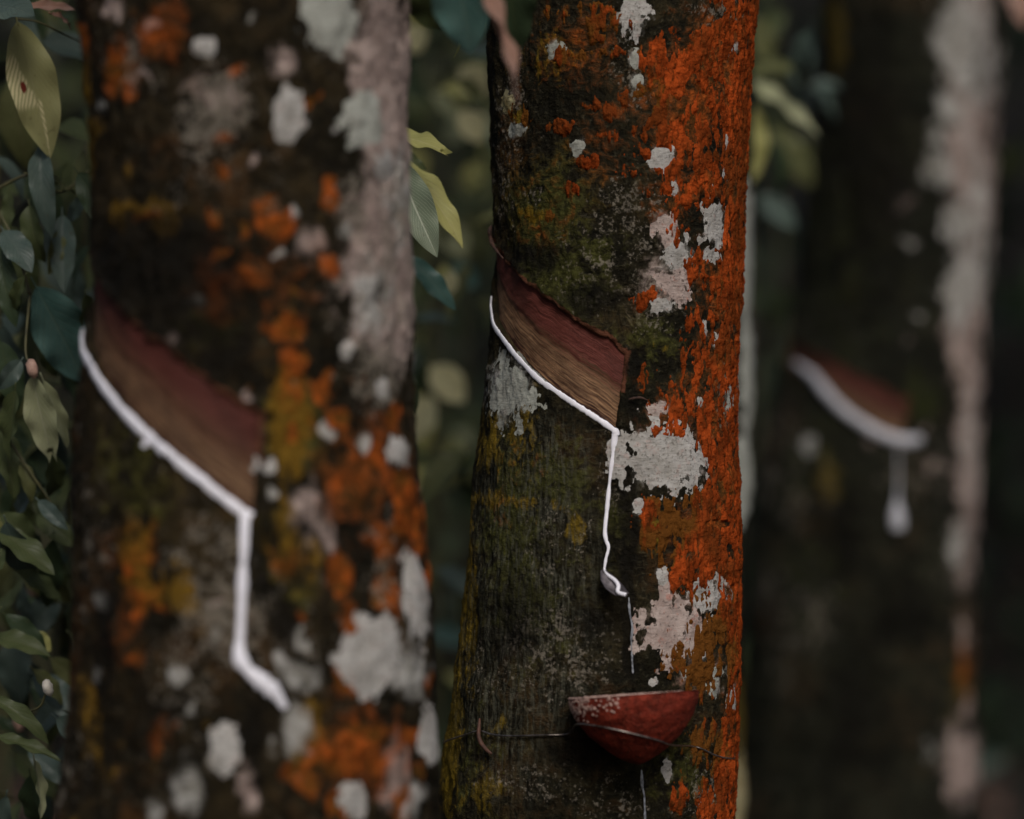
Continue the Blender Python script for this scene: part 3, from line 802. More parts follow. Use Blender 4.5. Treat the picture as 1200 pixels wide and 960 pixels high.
# brown curl of bark left at the upper end of the cut
def bark_curl(T, root, pts, w):
    q = np.array([T.pos(np.array([T.at(x, y)[0]]), np.array([T.at(x, y)[1]]), o)[0] for x, y, o in pts])
    q = smooth_path(q, 26)
    wv = w * np.interp(np.linspace(0, 1, 26), [0, .2, .6, 1], [.35, 1, .9, .3]) * (1 + .4 * fbm(q, 90, 60, 2, 3.0))
    V, F = tube(q, wv, 8)
    return mesh_np("bark_curl", V, F, M_CURL, root)
bark_curl(TM, mid, [(574, 264, .003), (577, 272, .005), (576, 283, .003), (582, 291, .002), (590, 303, .0005)], .0024)
bark_curl(TM, mid, [(736, 468, .002), (748, 466, .004), (758, 469, .003)], .0012)
crown(TM, mid, 21)

# -- wire round the trunk, cup and the twig caught behind the wire
def wire(T):
    px = [(516, 871, .002), (530, 868, .003), (550, 861, .003), (567, 856, .004), (580, 860, .003), (600, 862, .0025), (640, 861, .0025), (668, 859, .004)]
    a = [T.pos(np.array([T.at(x, y)[0]]), np.array([T.at(x, y)[1]]), o + .002)[0] for x, y, o in px]
    # over the front of the cup, then back onto the bark
    cupf = [cup_front(x, y) for x, y in ((676, 849), (700, 851), (725, 856), (750, 862), (772, 868), (786, 873))]
    b = [T.pos(np.array([T.at(x, y)[0]]), np.array([T.at(x, y)[1]]), .004)[0] for x, y in ((806, 874), (818, 877), (832, 884), (845, 888), (856, 888))]
    thb, zb = T.at(857, 888); the, ze = T.at(516, 871)
    back = [T.pos(np.array([t]), np.array([zb + (ze - zb) * f]), .004)[0] for f, t in zip((.1, .3, .5, .7, .9), np.linspace(thb + .4, 2 * math.pi + the - .4, 5))]
    pts = a + cupf + b + back + [a[0]]
    q = smooth_path(np.array(pts), 220)
    V, F = tube(q, np.full(len(q), .0009), 7)
    o = mesh_np("tie_wire", V, F, M_WIRE, origin=a[0])
    tag(o, "thin rusty wire tied round the sharp trunk across the red cup", "wire")

TH_C, Z_C = TM.at(734, 811)
CUP_C = TM.pos(np.array([TH_C]), np.array([Z_C]), .030)[0]
CUP_R = .0605
CUP_T = Matrix.Translation(Vector(CUP_C)) @ Matrix.Rotation(math.radians(-4.2), 4, 'Y') @ Matrix.Rotation(math.radians(-6.0), 4, 'X')
def cup_r(t):    # t = 0 rim .. 1 bottom: radius and depth of the bowl
    return CUP_R * (1 - t ** 1.75) ** .76, -.064 * t
def cup_front(px, py):
    """point on the front of the bowl seen at this place"""
    o = np.array([0, 0, CAMZ]); d = W3(px, py, 1.0) - o
    best = None
    inv = CUP_T.inverted()
    for s in np.linspace(2.45, 2.75, 400):
        p = inv @ Vector(o + d * s)
        t = -p.z / .064
        if 0 <= t <= 1 and math.hypot(p.x, p.y) <= cup_r(t)[0] + .0015:
            best = o + d * s; break
    if best is None: best = o + d * (CUP_C[1] - .02)
    return best
def cup():
    root = empty("latex_cup", CUP_C)
    tag(root, "red brown shell cup splashed with latex hanging under the sharp tree's spout", "cup")
    na, nt_ = 96, 30
    a = np.linspace(0, 2 * math.pi, na, endpoint=False)
    def shell(inner):
        rows = []
        for t in np.linspace(0, 1, nt_):
            r, z = cup_r(t)
            if inner: r = max(r - .0028, .0005); z = z * .95
            r_ = np.maximum(r, .0006)
            rows.append(np.stack([r_ * np.cos(a), r_ * np.sin(a), np.full(na, z)], -1))
        return np.array(rows)
    O, I = shell(False), shell(True)
    V = np.vstack([O.reshape(-1, 3), I.reshape(-1, 3)])
    V += .0006 * np.stack([fbm(V, 170, 170, 3, 5.), fbm(V, 170, 170, 3, 6.), fbm(V, 170, 170, 3, 7.)], -1)
    V += .0008 * np.stack([fbm(V, 70, 70, 2, 1.), fbm(V, 70, 70, 2, 9.), fbm(V, 60, 60, 2, 4.)], -1)
    n = nt_ * na
    F = grid_faces(nt_, na, True)
    k = np.arange(na); k2 = (k + 1) % na
    rim = np.stack([k, k + n, k2 + n, k2], -1)
    V = np.array([CUP_T @ Vector(v) for v in V])
    mesh_np("bowl", V, np.vstack([F[:, ::-1], F + n, rim]), M_CUP, root)
    # rim highlight put in as a pale strip, broadest at the left
    m = 120
    aa = np.linspace(math.radians(172), math.radians(318), m)
    R = np.array([CUP_T @ Vector((CUP_R * .99 * math.cos(q), CUP_R * .99 * math.sin(q), .0006)) for q in aa])
    w = np.interp(np.linspace(0, 1, m), [0, .1, .55, .75, 1], [.0006, .0013, .0009, .0005, .0002]) * (1 + .5 * fbm(R, 160, 160, 2, 2.0))
    Vr, Fr = tube(R, np.maximum(w, .0002), 7)
    mesh_np("rim_highlight", Vr, Fr, M_SPLASH_GLINT, root)
    # splashes on the left shoulder of the bowl
    rr = random.Random(5); Vs, Fs, c0 = [], [], 0
    for _ in range(130):
        q = math.radians(rr.triangular(186, 262, 190)); t = abs(rr.gauss(0, .14)) + .015
        if t > .45: continue
        r, z = cup_r(t); s = rr.uniform(.0007, .0021) * (1.0 if t < .25 else .7)
        p = Vector((r * math.cos(q), r * math.sin(q), z)); nrm = Vector((math.cos(q), math.sin(q), -.35)).normalized()
        t1 = nrm.cross(Vector((0, 0, 1))).normalized(); t2 = nrm.cross(t1)
        ring = [p + (t1 * math.cos(b) * s * rr.uniform(.7, 1.4) + t2 * math.sin(b) * s * rr.uniform(.7, 1.3)) + nrm * .0004 for b in np.linspace(0, 6.283, 7)[:-1]]
        Vs += [CUP_T @ v for v in ring] + [CUP_T @ (p + nrm * .0016)]
        Fs += [(c0 + i, c0 + (i + 1) % 6, c0 + 6) for i in range(6)]; c0 += 7
    for (px, py) in ((705, 867), (732, 875), (737, 905)):
        pass
    o = mesh_np("latex_splash", np.array(Vs), np.array(Fs), M_SPLASH_GLINT, root); o["kind"] = "stuff"
M_SPLASH_GLINT = simple("dried_latex_and_glint", (.50, .33, .28), .5, .3, 300)  # real splashes, and the painted highlight along the cup rim
cup()
wire(TM)
tq = smooth_path(np.array([TM.pos(np.array([TM.at(x, y)[0]]), np.array([TM.at(x, y)[1]]), o)[0] for x, y, o in ((566, 842, .004), (568, 850, .007), (569, 860, .009), (571, 870, .008), (576, 878, .007), (581, 883, .006))]), 24)
Vt, Ft = tube(tq, np.interp(np.linspace(0, 1, 24), [0, .15, .6, 1], [.0009, .0017, .0023, .0014]), 8)
tag(mesh_np("leaf_stalk", Vt, Ft, M_TWIG, origin=tq[0]), "short brown curved stalk caught behind the wire on the trunk", "stalk")

# ================================================================== the nearer tree on the left
TL = Tree(2.42, [(-40, 92, 478), (0, 94, 478), (100, 101, 478), (200, 106, 479), (300, 108, 480), (360, 107, 480), (420, 101, 481), (500, 92, 487),
                 (600, 87, 499), (700, 81, 507), (800, 76, 511), (900, 71, 516), (960, 67, 520), (1000, 65, 523)], 23.1, 1.3)
TL.set_cut([(109, 318), (125, 345), (150, 372), (190, 408), (230, 440), (270, 468), (304, 488)],
           [(105, 408), (112, 430), (130, 460), (155, 488), (185, 517), (215, 544), (250, 572), (298, 606)],
           [(305, 478), (302, 540), (298, 606)])
left = empty("rubber_tree", (float(TL.cen(0)), TL.D, 0))
tag(left, "blurred near rubber tree with pale pink lichen patches and a long slanting latex line", "tree", "tapped rubber trees")
LEFT_ORANGE = [(98, 48, 8, 18, .9), (138, 66, 11, 18, 1.0), (151, 106, 10, 11, 1.0), (250, 258, 11, 13), (286, 270, 11, 14), (325, 263, 23, 19, 1.1), (252, 296, 12, 10, .9), (390, 230, 14, 23, 1.0), (365, 115, 13, 11, 1.0), (262, 210, 10, 14, .6), (168, 252, 18, 9, .6), (385, 312, 13, 18, .9),
     (337, 380, 32, 21, 1.2), (347, 425, 17, 24, 1.1), (380, 452, 14, 28, 1.1), (396, 488, 12, 22, .9), (345, 500, 10, 14, .7), (345, 460, 22, 26, .5), (460, 488, 12, 24, 1.0), (440, 532, 13, 28, 1.0), (470, 590, 20, 48, 1.2), (492, 625, 14, 40, 1.1), (452, 640, 22, 40, .7), (500, 680, 10, 20, 1.0),
     (455, 695, 22, 32, 1.1), (397, 672, 21, 34, 1.0), (408, 730, 14, 30, .8), (412, 785, 26, 40, 1.0), (430, 862, 34, 18, 1.1), (375, 880, 34, 22, .9), (420, 892, 46, 24, 1.1), (355, 915, 30, 22, .9), (478, 860, 24, 16, .8), (470, 940, 12, 30, .8), (395, 945, 16, 26, .9), (490, 900, 8, 30, .7), (500, 800, 10, 14, .7),
     (155, 706, 11, 20, .9), (150, 666, 13, 14, .6), (190, 716, 14, 7, .6), (340, 655, 16, 30, .5), (350, 720, 9, 9, .7), (160, 775, 14, 14, .5), (205, 850, 10, 9, .6), (290, 455, 10, 9, .5), (310, 240, 16, 14, .5), (260, 160, 14, 10, .4), (270, 80, 20, 14, .4), (375, 40, 10, 12, .5), (190, 860, 16, 30, .4)]
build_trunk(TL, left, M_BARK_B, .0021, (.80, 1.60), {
    "orange": LEFT_ORANGE + [(140, 80, 22, 44, .6), (190, 40, 40, 40, .3), (410, 880, 60, 50, .5), (470, 600, 24, 80, .4), (420, 560, 60, 120, .25), (300, 320, 90, 60, .2), (430, 880, 60, 60, .4), (150, 690, 50, 90, .2)],
    "whitep": [(391, 150, 8, 10, 0.85), (400, 268, 15, 13, 0.85), (342, 252, 9, 12, 0.85), (466, 230, 18, 80, 0.85), (430, 350, 30, 60, 0.85), (382, 505, 9, 13, 0.85), (425, 515, 9, 23, 0.85), (470, 790, 41, 34, 0.85), (352, 748, 15, 18, 0.85), (350, 792, 34, 30, 0.85), (330, 778, 17, 18, 0.85), (346, 862, 30, 46, 0.85), (222, 922, 28, 51, 0.85), (185, 952, 17, 30, 0.85), (114, 705, 17, 28, 0.85), (252, 748, 12, 15, 0.85), (212, 792, 14, 18, 0.85), (220, 830, 10, 16, 0.85), (110, 795, 12, 14, 0.85), (315, 575, 10, 10, 0.85), (120, 125, 8, 12, 0.85), (295, 18, 12, 12, 0.85), (488, 940, 21, 46, 0.85), (225, 345, 14, 10, 0.85), (330, 300, 10, 10, 0.85), (238, 55, 16, 17, .7), (385, 22, 38, 48, .7), (340, 138, 26, 36, .7), (422, 140, 29, 40, .7), (445, 193, 15, 22, .7), (405, 410, 10, 12, .7), (447, 456, 10, 16, .7), (312, 546, 14, 12, .7), (467, 530, 15, 20, .7), (434, 770, 36, 50, .6), (484, 720, 16, 64, .5), (418, 936, 21, 26, .7), (502, 860, 12, 43, .7), (265, 880, 22, 36, .7)],
    "pinkp": [(250, 112, 30, 28, 0.80), (160, 86, 16, 8, 0.80), (128, 12, 20, 17, 0.80), (440, 50, 51, 57, 0.80), (332, 68, 21, 25, 0.80), (358, 290, 20, 30, 0.80), (436, 270, 48, 69, 0.80), (458, 130, 25, 92, 0.80), (463, 370, 23, 74, 0.80), (420, 395, 18, 23, 0.80), (360, 598, 30, 44, 0.80), (385, 632, 25, 30, 0.80), (462, 905, 23, 64, 0.80), (290, 918, 14, 39, 0.80), (255, 704, 14, 10, 0.80), (285, 462, 14, 10, 0.80), (195, 395, 18, 9, 0.80), (180, 30, 10, 13, 0.80), (300, 190, 9, 12, 0.80), (448, 110, 48, 150, 1.7), (446, 300, 50, 140, 1.8), (470, 200, 24, 240, 1.6), (466, 400, 18, 60, 1.2), (405, 320, 40, 80, .4), (250, 110, 60, 60, .3), (370, 620, 40, 60, .4)],
    "moss": [(350, 500, 60, 90, .9), (160, 560, 60, 120, .6), (330, 620, 60, 60, .6), (250, 380, 60, 40, .4), (340, 670, 40, 60, .6)],
    "olive": [(100, 110, 8, 90, 1.0), (110, 170, 8, 30, .9), (345, 480, 30, 70, .7), (160, 660, 30, 60, .8), (160, 770, 24, 40, .7), (200, 680, 40, 40, .4), (330, 640, 40, 60, .6), (175, 250, 60, 20, .4), (130, 850, 40, 60, .3), (200, 870, 40, 60, .4), (360, 870, 30, 60, .7)],
    "pale": [(250, 120, 40, 50, .4), (440, 300, 50, 100, .5), (160, 60, 40, 50, .3), (250, 720, 40, 80, .35), (210, 780, 40, 60, .3), (430, 420, 40, 60, .3), (250, 650, 60, 40, .3)],
    "stain_shade": [(180, 300, 90, 70, 1.1), (215, 350, 85, 75, 1.1), (150, 330, 50, 50, .9), (265, 410, 45, 50, 1.0), (310, 650, 20, 80, .7), (330, 730, 24, 40, .7), (120, 760, 24, 140, .5), (300, 860, 20, 60, .6), (180, 840, 50, 60, .4)],  # blobs above the cut paint the deep shadow there into the bark
}, mott=.42)
build_panel(TL, left, .0022, M_PANEL_B)
for q, mt in [((238, 55, 13, 14), M_PALE), ((385, 22, 30, 40), M_GREY), ((340, 138, 21, 30), M_PALE), ((422, 140, 23, 33), M_GREY), ((445, 193, 12, 18), M_PALE), ((405, 410, 8, 10), M_PALE), ((447, 456, 8, 13), M_PALE), ((312, 546, 11, 10), M_PALE), ((467, 530, 12, 17), M_PALE), ((434, 764, 31, 44), M_PALE), ((486, 700, 12, 54), M_PALE), ((418, 936, 17, 22), M_PALE), ((502, 860, 10, 36), M_PALE), ((265, 880, 18, 30), M_PALE)]:
    build_patch(TL, left, q, mt, .0022, .002)
latex_run(TL, left, [(96, 385), (99, 402), (107, 428), (125, 458), (150, 487), (181, 517), (214, 545), (250, 574), (285, 601), (294, 607)], [10, 14, 13, 12.5, 12, 12, 12.5, 11.5, 13, 13], [.003, .002, .001, .0005, 0], n=240, wob=.30, flat=.35)
latex_run(TL, left, [(287, 602), (286, 640), (284, 690), (282, 740), (281, 768), (290, 784), (305, 797), (322, 812), (334, 830)], [12, 10.5, 10, 10, 13, 15, 17, 17, 8], [.0005, .001, .002, .003, .002], n=200, wob=.35, flat=.3)
latex_run(TL, left, [(174, 518), (170, 524)], [9, 6], [.002, .003], n=12, name="latex_drip")
crown(TL, left, 22)

# ================================================================== the far tree on the right
TR = Tree(4.30, [(-40, 968, 1178), (0, 966, 1176), (100, 960, 1171), (200, 952, 1166), (300, 941, 1160), (380, 928, 1156), (430, 918, 1153), (520, 900, 1148), (600, 888, 1145),
                 (700, 878, 1142), (800, 870, 1141), (900, 862, 1144), (960, 858, 1150), (1000, 854, 1154)], 41.7, 1.5)
TR.set_cut([(929, 402), (960, 418), (1000, 440), (1035, 458), (1062, 470)], [(923, 430), (950, 445), (985, 478), (1030, 507), (1058, 516)], [(1063, 470), (1060, 516)])
right = empty("rubber_tree", (float(TR.cen(0)), TR.D, 0))
tag(right, "dark blurred rubber tree behind with one pale edge and a short curved latex line", "tree", "tapped rubber trees")
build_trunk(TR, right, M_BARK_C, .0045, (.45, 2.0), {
    "whitep": [(1148, 80, 32, 92, 0.80), (1097, 166, 13, 13, 0.80), (1065, 282, 13, 10, 0.80), (1072, 370, 10, 10, 0.80), (944, 523, 14, 15, 0.80), (1122, 640, 14, 32, 0.80), (1096, 872, 15, 13, 0.50), (1150, 300, 9, 69, 0.80), (1142, 200, 30, 280, .45), (1128, 60, 34, 90, .8), (1132, 330, 26, 110, .6), (1136, 520, 18, 150, .45), (1124, 640, 16, 40, .5), (1128, 38, 40, 60, 1.0), (1112, 128, 26, 39, 1.0), (1104, 202, 26, 28, 1.0), (1130, 258, 31, 46, 1.0), (1126, 340, 29, 64, 1.0)],
    "pinkp": [(1145, 150, 30, 69, 0.55), (1140, 195, 18, 18, 0.55), (1060, 234, 16, 26, 0.55), (1138, 405, 21, 51, 0.55), (1065, 405, 13, 13, 0.55), (1095, 546, 22, 16, 0.55), (1022, 516, 23, 16, 0.55), (1132, 540, 14, 51, 0.55), (1124, 905, 25, 53, 0.55), (1130, 740, 12, 34, 0.55), (1080, 508, 14, 16, 0.55), (1130, 830, 9, 28, 0.55), (1140, 150, 40, 240, 1.1), (1132, 380, 30, 130, 1.1), (1136, 520, 24, 190, 1.2), (1128, 640, 14, 80, .6), (1126, 900, 30, 64, 1.2)],
    "orange": [(1138, 192, 12, 12, .8), (1150, 150, 10, 12, .6), (1128, 790, 12, 60, .4)],
    "moss": [(1000, 300, 80, 200, .5), (1080, 470, 50, 60, .8), (960, 600, 60, 200, .5)],
    "olive": [(982, 20, 13, 30, 2.2), (979, 65, 11, 28, 2.2), (1122, 780, 16, 90, .5), (1125, 450, 16, 40, .4), (970, 560, 20, 40, .4)],
    "pale": [(920, 560, 50, 90, .35), (1110, 660, 24, 40, .4), (930, 720, 40, 100, .2), (1090, 560, 50, 50, .3)],
    "stain_shade": [(1020, 180, 60, 200, .6), (1060, 720, 40, 60, .7), (1000, 850, 80, 120, .4), (990, 620, 40, 80, .5)],
}, mott=.2)
build_panel(TR, right, .004, M_PANEL_B)
latex_run(TR, right, [(934, 424), (950, 438), (962, 452), (985, 478), (1008, 495), (1030, 508), (1052, 516), (1068, 517), (1080, 514)], [6, 11, 13, 13, 13, 14, 15, 14, 9], [.006, .003, .001, 0.001, .002], n=60, mat=M_LATEX_SHADED)
latex_run(TR, right, [(1053, 515), (1053, 560), (1051, 585), (1050, 603), (1050, 622)], [1.5, 2.5, 5, 17, 15], [.001, .003, .006], n=50, mat=M_LATEX_SHADED)
crown(TR, right, 23)

# ================================================================== a trunk almost hidden behind the sharp tree
TH_ = Tree(3.55, [(-40, 690, 880), (0, 690, 881), (250, 690, 884), (480, 688, 882), (600, 684, 876), (800, 680, 872), (960, 676, 872), (1000, 675, 872)], 63.0, 1.2)
hid = empty("rubber_tree", (float(TH_.cen(0)), TH_.D, 0))
tag(hid, "pale trunk almost hidden behind the right edge of the sharp orange tree", "tree", "tapped rubber trees")
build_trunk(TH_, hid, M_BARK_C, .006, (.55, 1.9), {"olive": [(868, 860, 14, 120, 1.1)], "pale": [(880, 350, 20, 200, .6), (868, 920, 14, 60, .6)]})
for q, mt in [((876, 300, 14, 90), M_GREY), ((876, 430, 10, 70), M_GREY), ((868, 560, 12, 60), M_GREY), ((866, 935, 12, 50), M_CREAM)]:
    build_patch(TH_, hid, q, mt, .006, .003)
crown(TH_, hid, 24)

# ================================================================== leaves near by
def leaf_mesh(name, L, W, fold=.25, curl=.3, twist=0.0, wav=.035, mat=None, tip=1.5, nu=9, nv=22, seed=0, broad=.45, notch=False):
    """one blade: base at the origin, tip along +Y, upper face +Z; lies folded on its midrib and curls down"""
    v = np.linspace(0, 1, nv); u = np.linspace(-1, 1, nu)
    U, Vv = np.meshgrid(u, v); U, Vv = U.ravel(), Vv.ravel()
    a = broad / (1 - broad)
    prof = (np.clip(Vv, 1e-4, 1) ** (.75)) * (np.clip(1 - Vv, 0, 1) ** (.75 / a if a < 1 else .75 / a))
    pk = (broad ** .75) * ((1 - broad) ** (.75 / a))
    prof = np.clip(prof / pk, 0, 1.1)
    if notch: prof = np.maximum(prof, .28 * (Vv > .8))
    r = np.random.default_rng(seed); ph = r.uniform(0, 6.28, 3)
    x = U * prof * W / 2
    edge = wav * L * np.sin(Vv * 17 + ph[0] + U * 1.5) * np.abs(U) ** 2 * prof
    ang = curl * Vv ** 1.4
    yy = L * (np.sin(np.maximum(ang, 1e-5)) / np.maximum(ang, 1e-5)) * Vv if abs(curl) > 1e-4 else L * Vv
    zz = -L * Vv * (1 - np.cos(ang)) / np.maximum(np.abs(ang), 1e-5) * np.sign(curl)
    z = zz + np.abs(U) * prof * W / 2 * fold + edge
    if notch: yy = yy - .10 * L * (1 - np.abs(U)) * (Vv > .9)
    tw = twist * Vv
    X = x * np.cos(tw) - (z - zz) * np.sin(tw); Z = zz + x * np.sin(tw) + (z - zz) * np.cos(tw)
    Vx = np.stack([X, yy, Z], -1)
    F = grid_faces(nv, nu)
    # a petiole under the midrib, and a second skin so that the blade has thickness
    P = np.stack([np.zeros(5), np.linspace(-.10 * L, .04 * L, 5), np.linspace(.012 * L, -.0005, 5)], -1)
    tv, tf = tube(P, np.full(5, max(.0008, .012 * W)), 5)
    n0 = len(Vx)
    Vb = Vx - np.array([0, 0, .0004])
    F4 = np.vstack([F, F[:, ::-1] + n0])
    tf4 = np.stack([tf[:, 0], tf[:, 1], tf[:, 2], tf[:, 2]], -1)
    uvs = np.stack([U * .5 + .5, Vv], -1)
    Vall = np.vstack([Vx, Vb, tv]); uvall = np.vstack([uvs, uvs, np.tile([[.5, .02]], (len(tv), 1))])
    me = bpy.data.meshes.new(name)
    faces = F4.tolist() + (tf + 2 * n0).tolist()
    me.from_pydata(Vall.tolist(), [], faces)
    uvl = me.uv_layers.new(name="UVMap")
    li = np.zeros(len(me.loops), np.int32); me.loops.foreach_get("vertex_index", li)
    uvl.data.foreach_set("uv", uvall[li].astype(np.float32).ravel())
    me.polygons.foreach_set("use_smooth", np.ones(len(me.polygons), bool))
    if mat: me.materials.append(mat)
    me.update()
    return me

def leaf_frame(base, tip, normal):
    y = Vector(tip) - Vector(base); L = y.length; y.normalize()
    z = Vector(normal); z = (z - y * z.dot(y)).normalized(); x = y.cross(z)
    M = Matrix((x, y, z)).transposed().to_4x4(); M.translation = Vector(base)
    return M, L

def hero(parent, b, t, width, D0, D1, mat, normal=(0, -1, .35), seed=0, **kw):
    """a leaf set out by the place of its base, its tip and its width"""
    base, tip = W3(b[0], b[1], D0), W3(t[0], t[1], D1)
    M, L = leaf_frame(base, tip, normal)
    me = leaf_mesh("leaf", L * 1.03, width * .36 * D0 / 1200, mat=mat, seed=seed, **kw)
    o = bpy.data.objects.new("leaf", me)
    link(o, parent)
    o.matrix_basis = Matrix.Translation(-Vector(parent.location)) @ M
    return o

def stem(parent, pts, r0, r1, name="stem", mat=None):
    q = smooth_path(np.array(pts), 28)
    V, F = tube(q, np.linspace(r0, r1, 28), 7)
    return mesh_np(name, V, F, mat or M_STEM, parent)

LEAF_VARIANTS = {}
def variant(kind, k):
    key = (kind, k)
    if key not in LEAF_VARIANTS:
        r = random.Random(hash((k, 5)) & 999)
        LEAF_VARIANTS[key] = leaf_mesh("leaf", 1.0, r.uniform(.34, .46), r.uniform(.15, .5), r.uniform(.2, 1.1), r.uniform(-.6, .6), r.uniform(.01, .03), MATS[kind], nu=5, nv=9, seed=k, broad=r.uniform(.38, .52))
    return LEAF_VARIANTS[key]
MATS = dict(dark=L_DARK, mid=L_MID, teal=L_TEAL, olive=L_OLIVE2, young=L_YOUNG, blue=L_BLUEG, pale=L_PALE)

def scatter_leaf(parent, p, L, kind, k, az, el, roll):
    d = Vector((math.cos(az) * math.cos(el), math.sin(az) * math.cos(el), math.sin(el)))
    up = Vector((0, -.45, .9)); s = d.cross(up).normalized(); n = s.cross(d)
    n = n * math.cos(roll) + s * math.sin(roll)
    M, _ = leaf_frame(p, Vector(p) + d, n)
    o = bpy.data.objects.new("leaf", variant(kind, k % 5))
    link(o, parent)
    o.matrix_basis = Matrix.Translation(-Vector(parent.location)) @ M @ Matrix.Scale(L, 4)
    return o

def pick(r, w):
    t = r.random() * sum(w.values())
    for k, v in w.items():
        t -= v
        if t <= 0: return k
    return k

def shrub(name, label, group, base, stems, leaves_per, size, weights, seed, cat="shrub", spread=.16):
    """stems rise from the ground and carry their leaves in sprays"""
    r = random.Random(seed)
    root = empty(name, base)
    tag(root, label, cat, group)
    for pts, r0 in stems:
        q = smooth_path(np.array(pts), 28)
        V, F = tube(q, np.linspace(r0, r0 * .35, 28), 7)
        mesh_np("stem", V, F, M_STEM, root)
        for k in range(leaves_per):
            f = r.uniform(.12, 1.0); p = q[int(f * 27)] + np.array([r.gauss(0, spread), r.gauss(0, spread * .9), r.gauss(0, spread * .7)])
            scatter_leaf(root, p, size * r.uniform(.55, 1.25), pick(r, weights), r.randrange(5), r.uniform(0, 6.28), r.gauss(-.55, .5), r.gauss(0, .5))
    return root

# leafy shrub at the left edge, level with the sharp tree
D1 = 2.86
shr = shrub("leafy_shrub", "leafy shrub at the left edge with dark leaves and one yellowed leaf eaten through", "understorey shrubs", (wx(20, D1) - .02, 3.0, 0),
    [([(wx(20, D1) - .02, 3.0, 0), (wx(-20, D1), 3.02, .5), (wx(-55, D1), 3.02, .95), (wx(-30, D1), 3.0, 1.35), (wx(-45, D1), 2.98, 1.72)], .007),
     ([(wx(20, D1) + .01, 3.02, 0), (wx(100, D1), 3.14, .5), (wx(112, D1), 3.16, 1.0), (wx(100, D1), 3.12, 1.5), (wx(90, D1), 3.1, 1.8)], .006),
     ([(wx(20, D1) - .05, 3.05, 0), (wx(-30, D1), 3.15, .45), (wx(0, D1), 3.2, .9), (wx(40, D1), 3.15, 1.2), (wx(60, D1), 3.1, 1.5)], .006)],
    56, .082, dict(dark=4, mid=2.2, blue=2.2, olive=.8, teal=.25), 3, spread=.075)
hero(shr, (20, 25), (60, 182), 58, 2.80, 2.82, L_OLIVE, (.25, -1, .25), fold=.18, curl=.15, seed=1)
hero(shr, (50, 168), (42, 268), 30, 2.84, 2.80, L_BLUEG, (-.3, -1, .4), fold=.5, curl=.8, twist=.7, seed=2)
hero(shr, (35, 205), (100, 222), 24, 2.85, 2.9, L_OLIVE2, (0, -.7, .8), seed=3)
hero(shr, (4, 270), (36, 312), 34, 2.83, 2.8, L_BLUEG, (.2, -1, .5), fold=.2, seed=4)
hero(shr, (70, 270), (62, 318), 20, 2.88, 2.86, L_OLIVE2, (.5, -1, .2), fold=.5, curl=.6, seed=5)
hero(shr, (102, 228), (76, 262), 18, 2.88, 2.9, L_BLUEG, (.2, -1, .4), seed=6)
hero(shr, (42, 336), (104, 450), 66, 2.84, 2.90, L_TEAL, (.15, -1, .35), fold=.16, curl=.2, seed=7)
hero(shr, (100, 345), (108, 395), 26, 2.86, 2.9, L_MID, (.5, -1, .3), seed=8)
hero(shr, (38, 440), (60, 542), 38, 2.80, 2.82, L_PALE, (-.2, -1, .1), fold=.25, curl=.15, seed=9, notch=True)
hero(shr, (50, 445), (86, 526), 20, 2.82, 2.85, L_PALE, (.6, -1, .2), fold=.4, curl=.3, seed=10)
hero(shr, (0, 400), (22, 480), 34, 2.84, 2.84, L_DARK, (.2, -1, .3), seed=11)
hero(shr, (-8, 818), (60, 858), 22, 2.78, 2.76, L_MID, (.1, -.8, .7), fold=.5, curl=.7, seed=12)
hero(shr, (-8, 862), (70, 882), 18, 2.78, 2.76, L_MID, (.1, -.6, .8), fold=.4, curl=.3, seed=13)
hero(shr, (20, 670), (80, 700), 26, 2.84, 2.88, L_MID, (.1, -.8, .6), seed=14)
hero(shr, (6, 720), (62, 768), 26, 2.84, 2.84, L_DARK, (.1, -.8, .6), fold=.4, curl=.6, seed=15)
hero(shr, (36, 742), (60, 762), 22, 2.86, 2.86, L_YOUNG, (.2, -1, .4), seed=16)
hero(shr, (-12, 5), (34, 10), 46, 2.78, 2.74, L_BLUEG, (.1, -1, .5), seed=17)
hero(shr, (28, 8), (92, 2), 14, 2.80, 2.82, L_DEAD, (.1, -1, .5), seed=18, curl=.5)
hero(shr, (60, 16), (92, 26), 14, 2.80, 2.84, L_DEAD, (.1, -1, .5), seed=19, curl=.5)
hero(shr, (40, 890), (55, 960), 16, 2.80, 2.8, L_PALE, (.9, -.6, .2), seed=20, fold=.6)
rl = random.Random(77)
for k in range(84):
    b_ = (rl.uniform(-14, 92), rl.uniform(180, 950)); a_ = rl.uniform(.1, 2.6); L_ = rl.uniform(46, 100); d_ = rl.uniform(2.80, 3.05)
    c_ = (b_[0] + L_ * .5 * math.cos(a_), b_[1] + L_ * .5 * math.sin(a_))
    if any(x0 < c_[0] < x1 and y0 < c_[1] < y1 for x0, x1, y0, y1 in ((0, 100, 0, 200), (20, 125, 310, 470), (20, 105, 420, 560))): d_ = rl.uniform(2.98, 3.15)
    hero(shr, b_, (b_[0] + L_ * math.cos(a_) * .8, b_[1] + L_ * math.sin(a_)), L_ * rl.uniform(.30, .48), d_, d_ + rl.uniform(-.03, .03), rl.choice([L_DARK, L_DARK, L_MID, L_MID, L_BLUEG, L_BLUEG, L_OLIVE2]),
         (rl.uniform(-.5, .5), -.8, rl.uniform(.2, 1.0)), fold=rl.uniform(.15, .5), curl=rl.uniform(.1, 1.0), twist=rl.uniform(-.6, .6), seed=100 + k)
stem(shr, [W3(18, 22, 2.8), W3(45, 26, 2.81), W3(70, 38, 2.83), W3(96, 50, 2.9)], .0012, .0008)
stem(shr, [W3(-10, 225, 2.86), W3(35, 205, 2.85), W3(70, 225, 2.87), W3(105, 200, 2.92)], .0018, .0012)
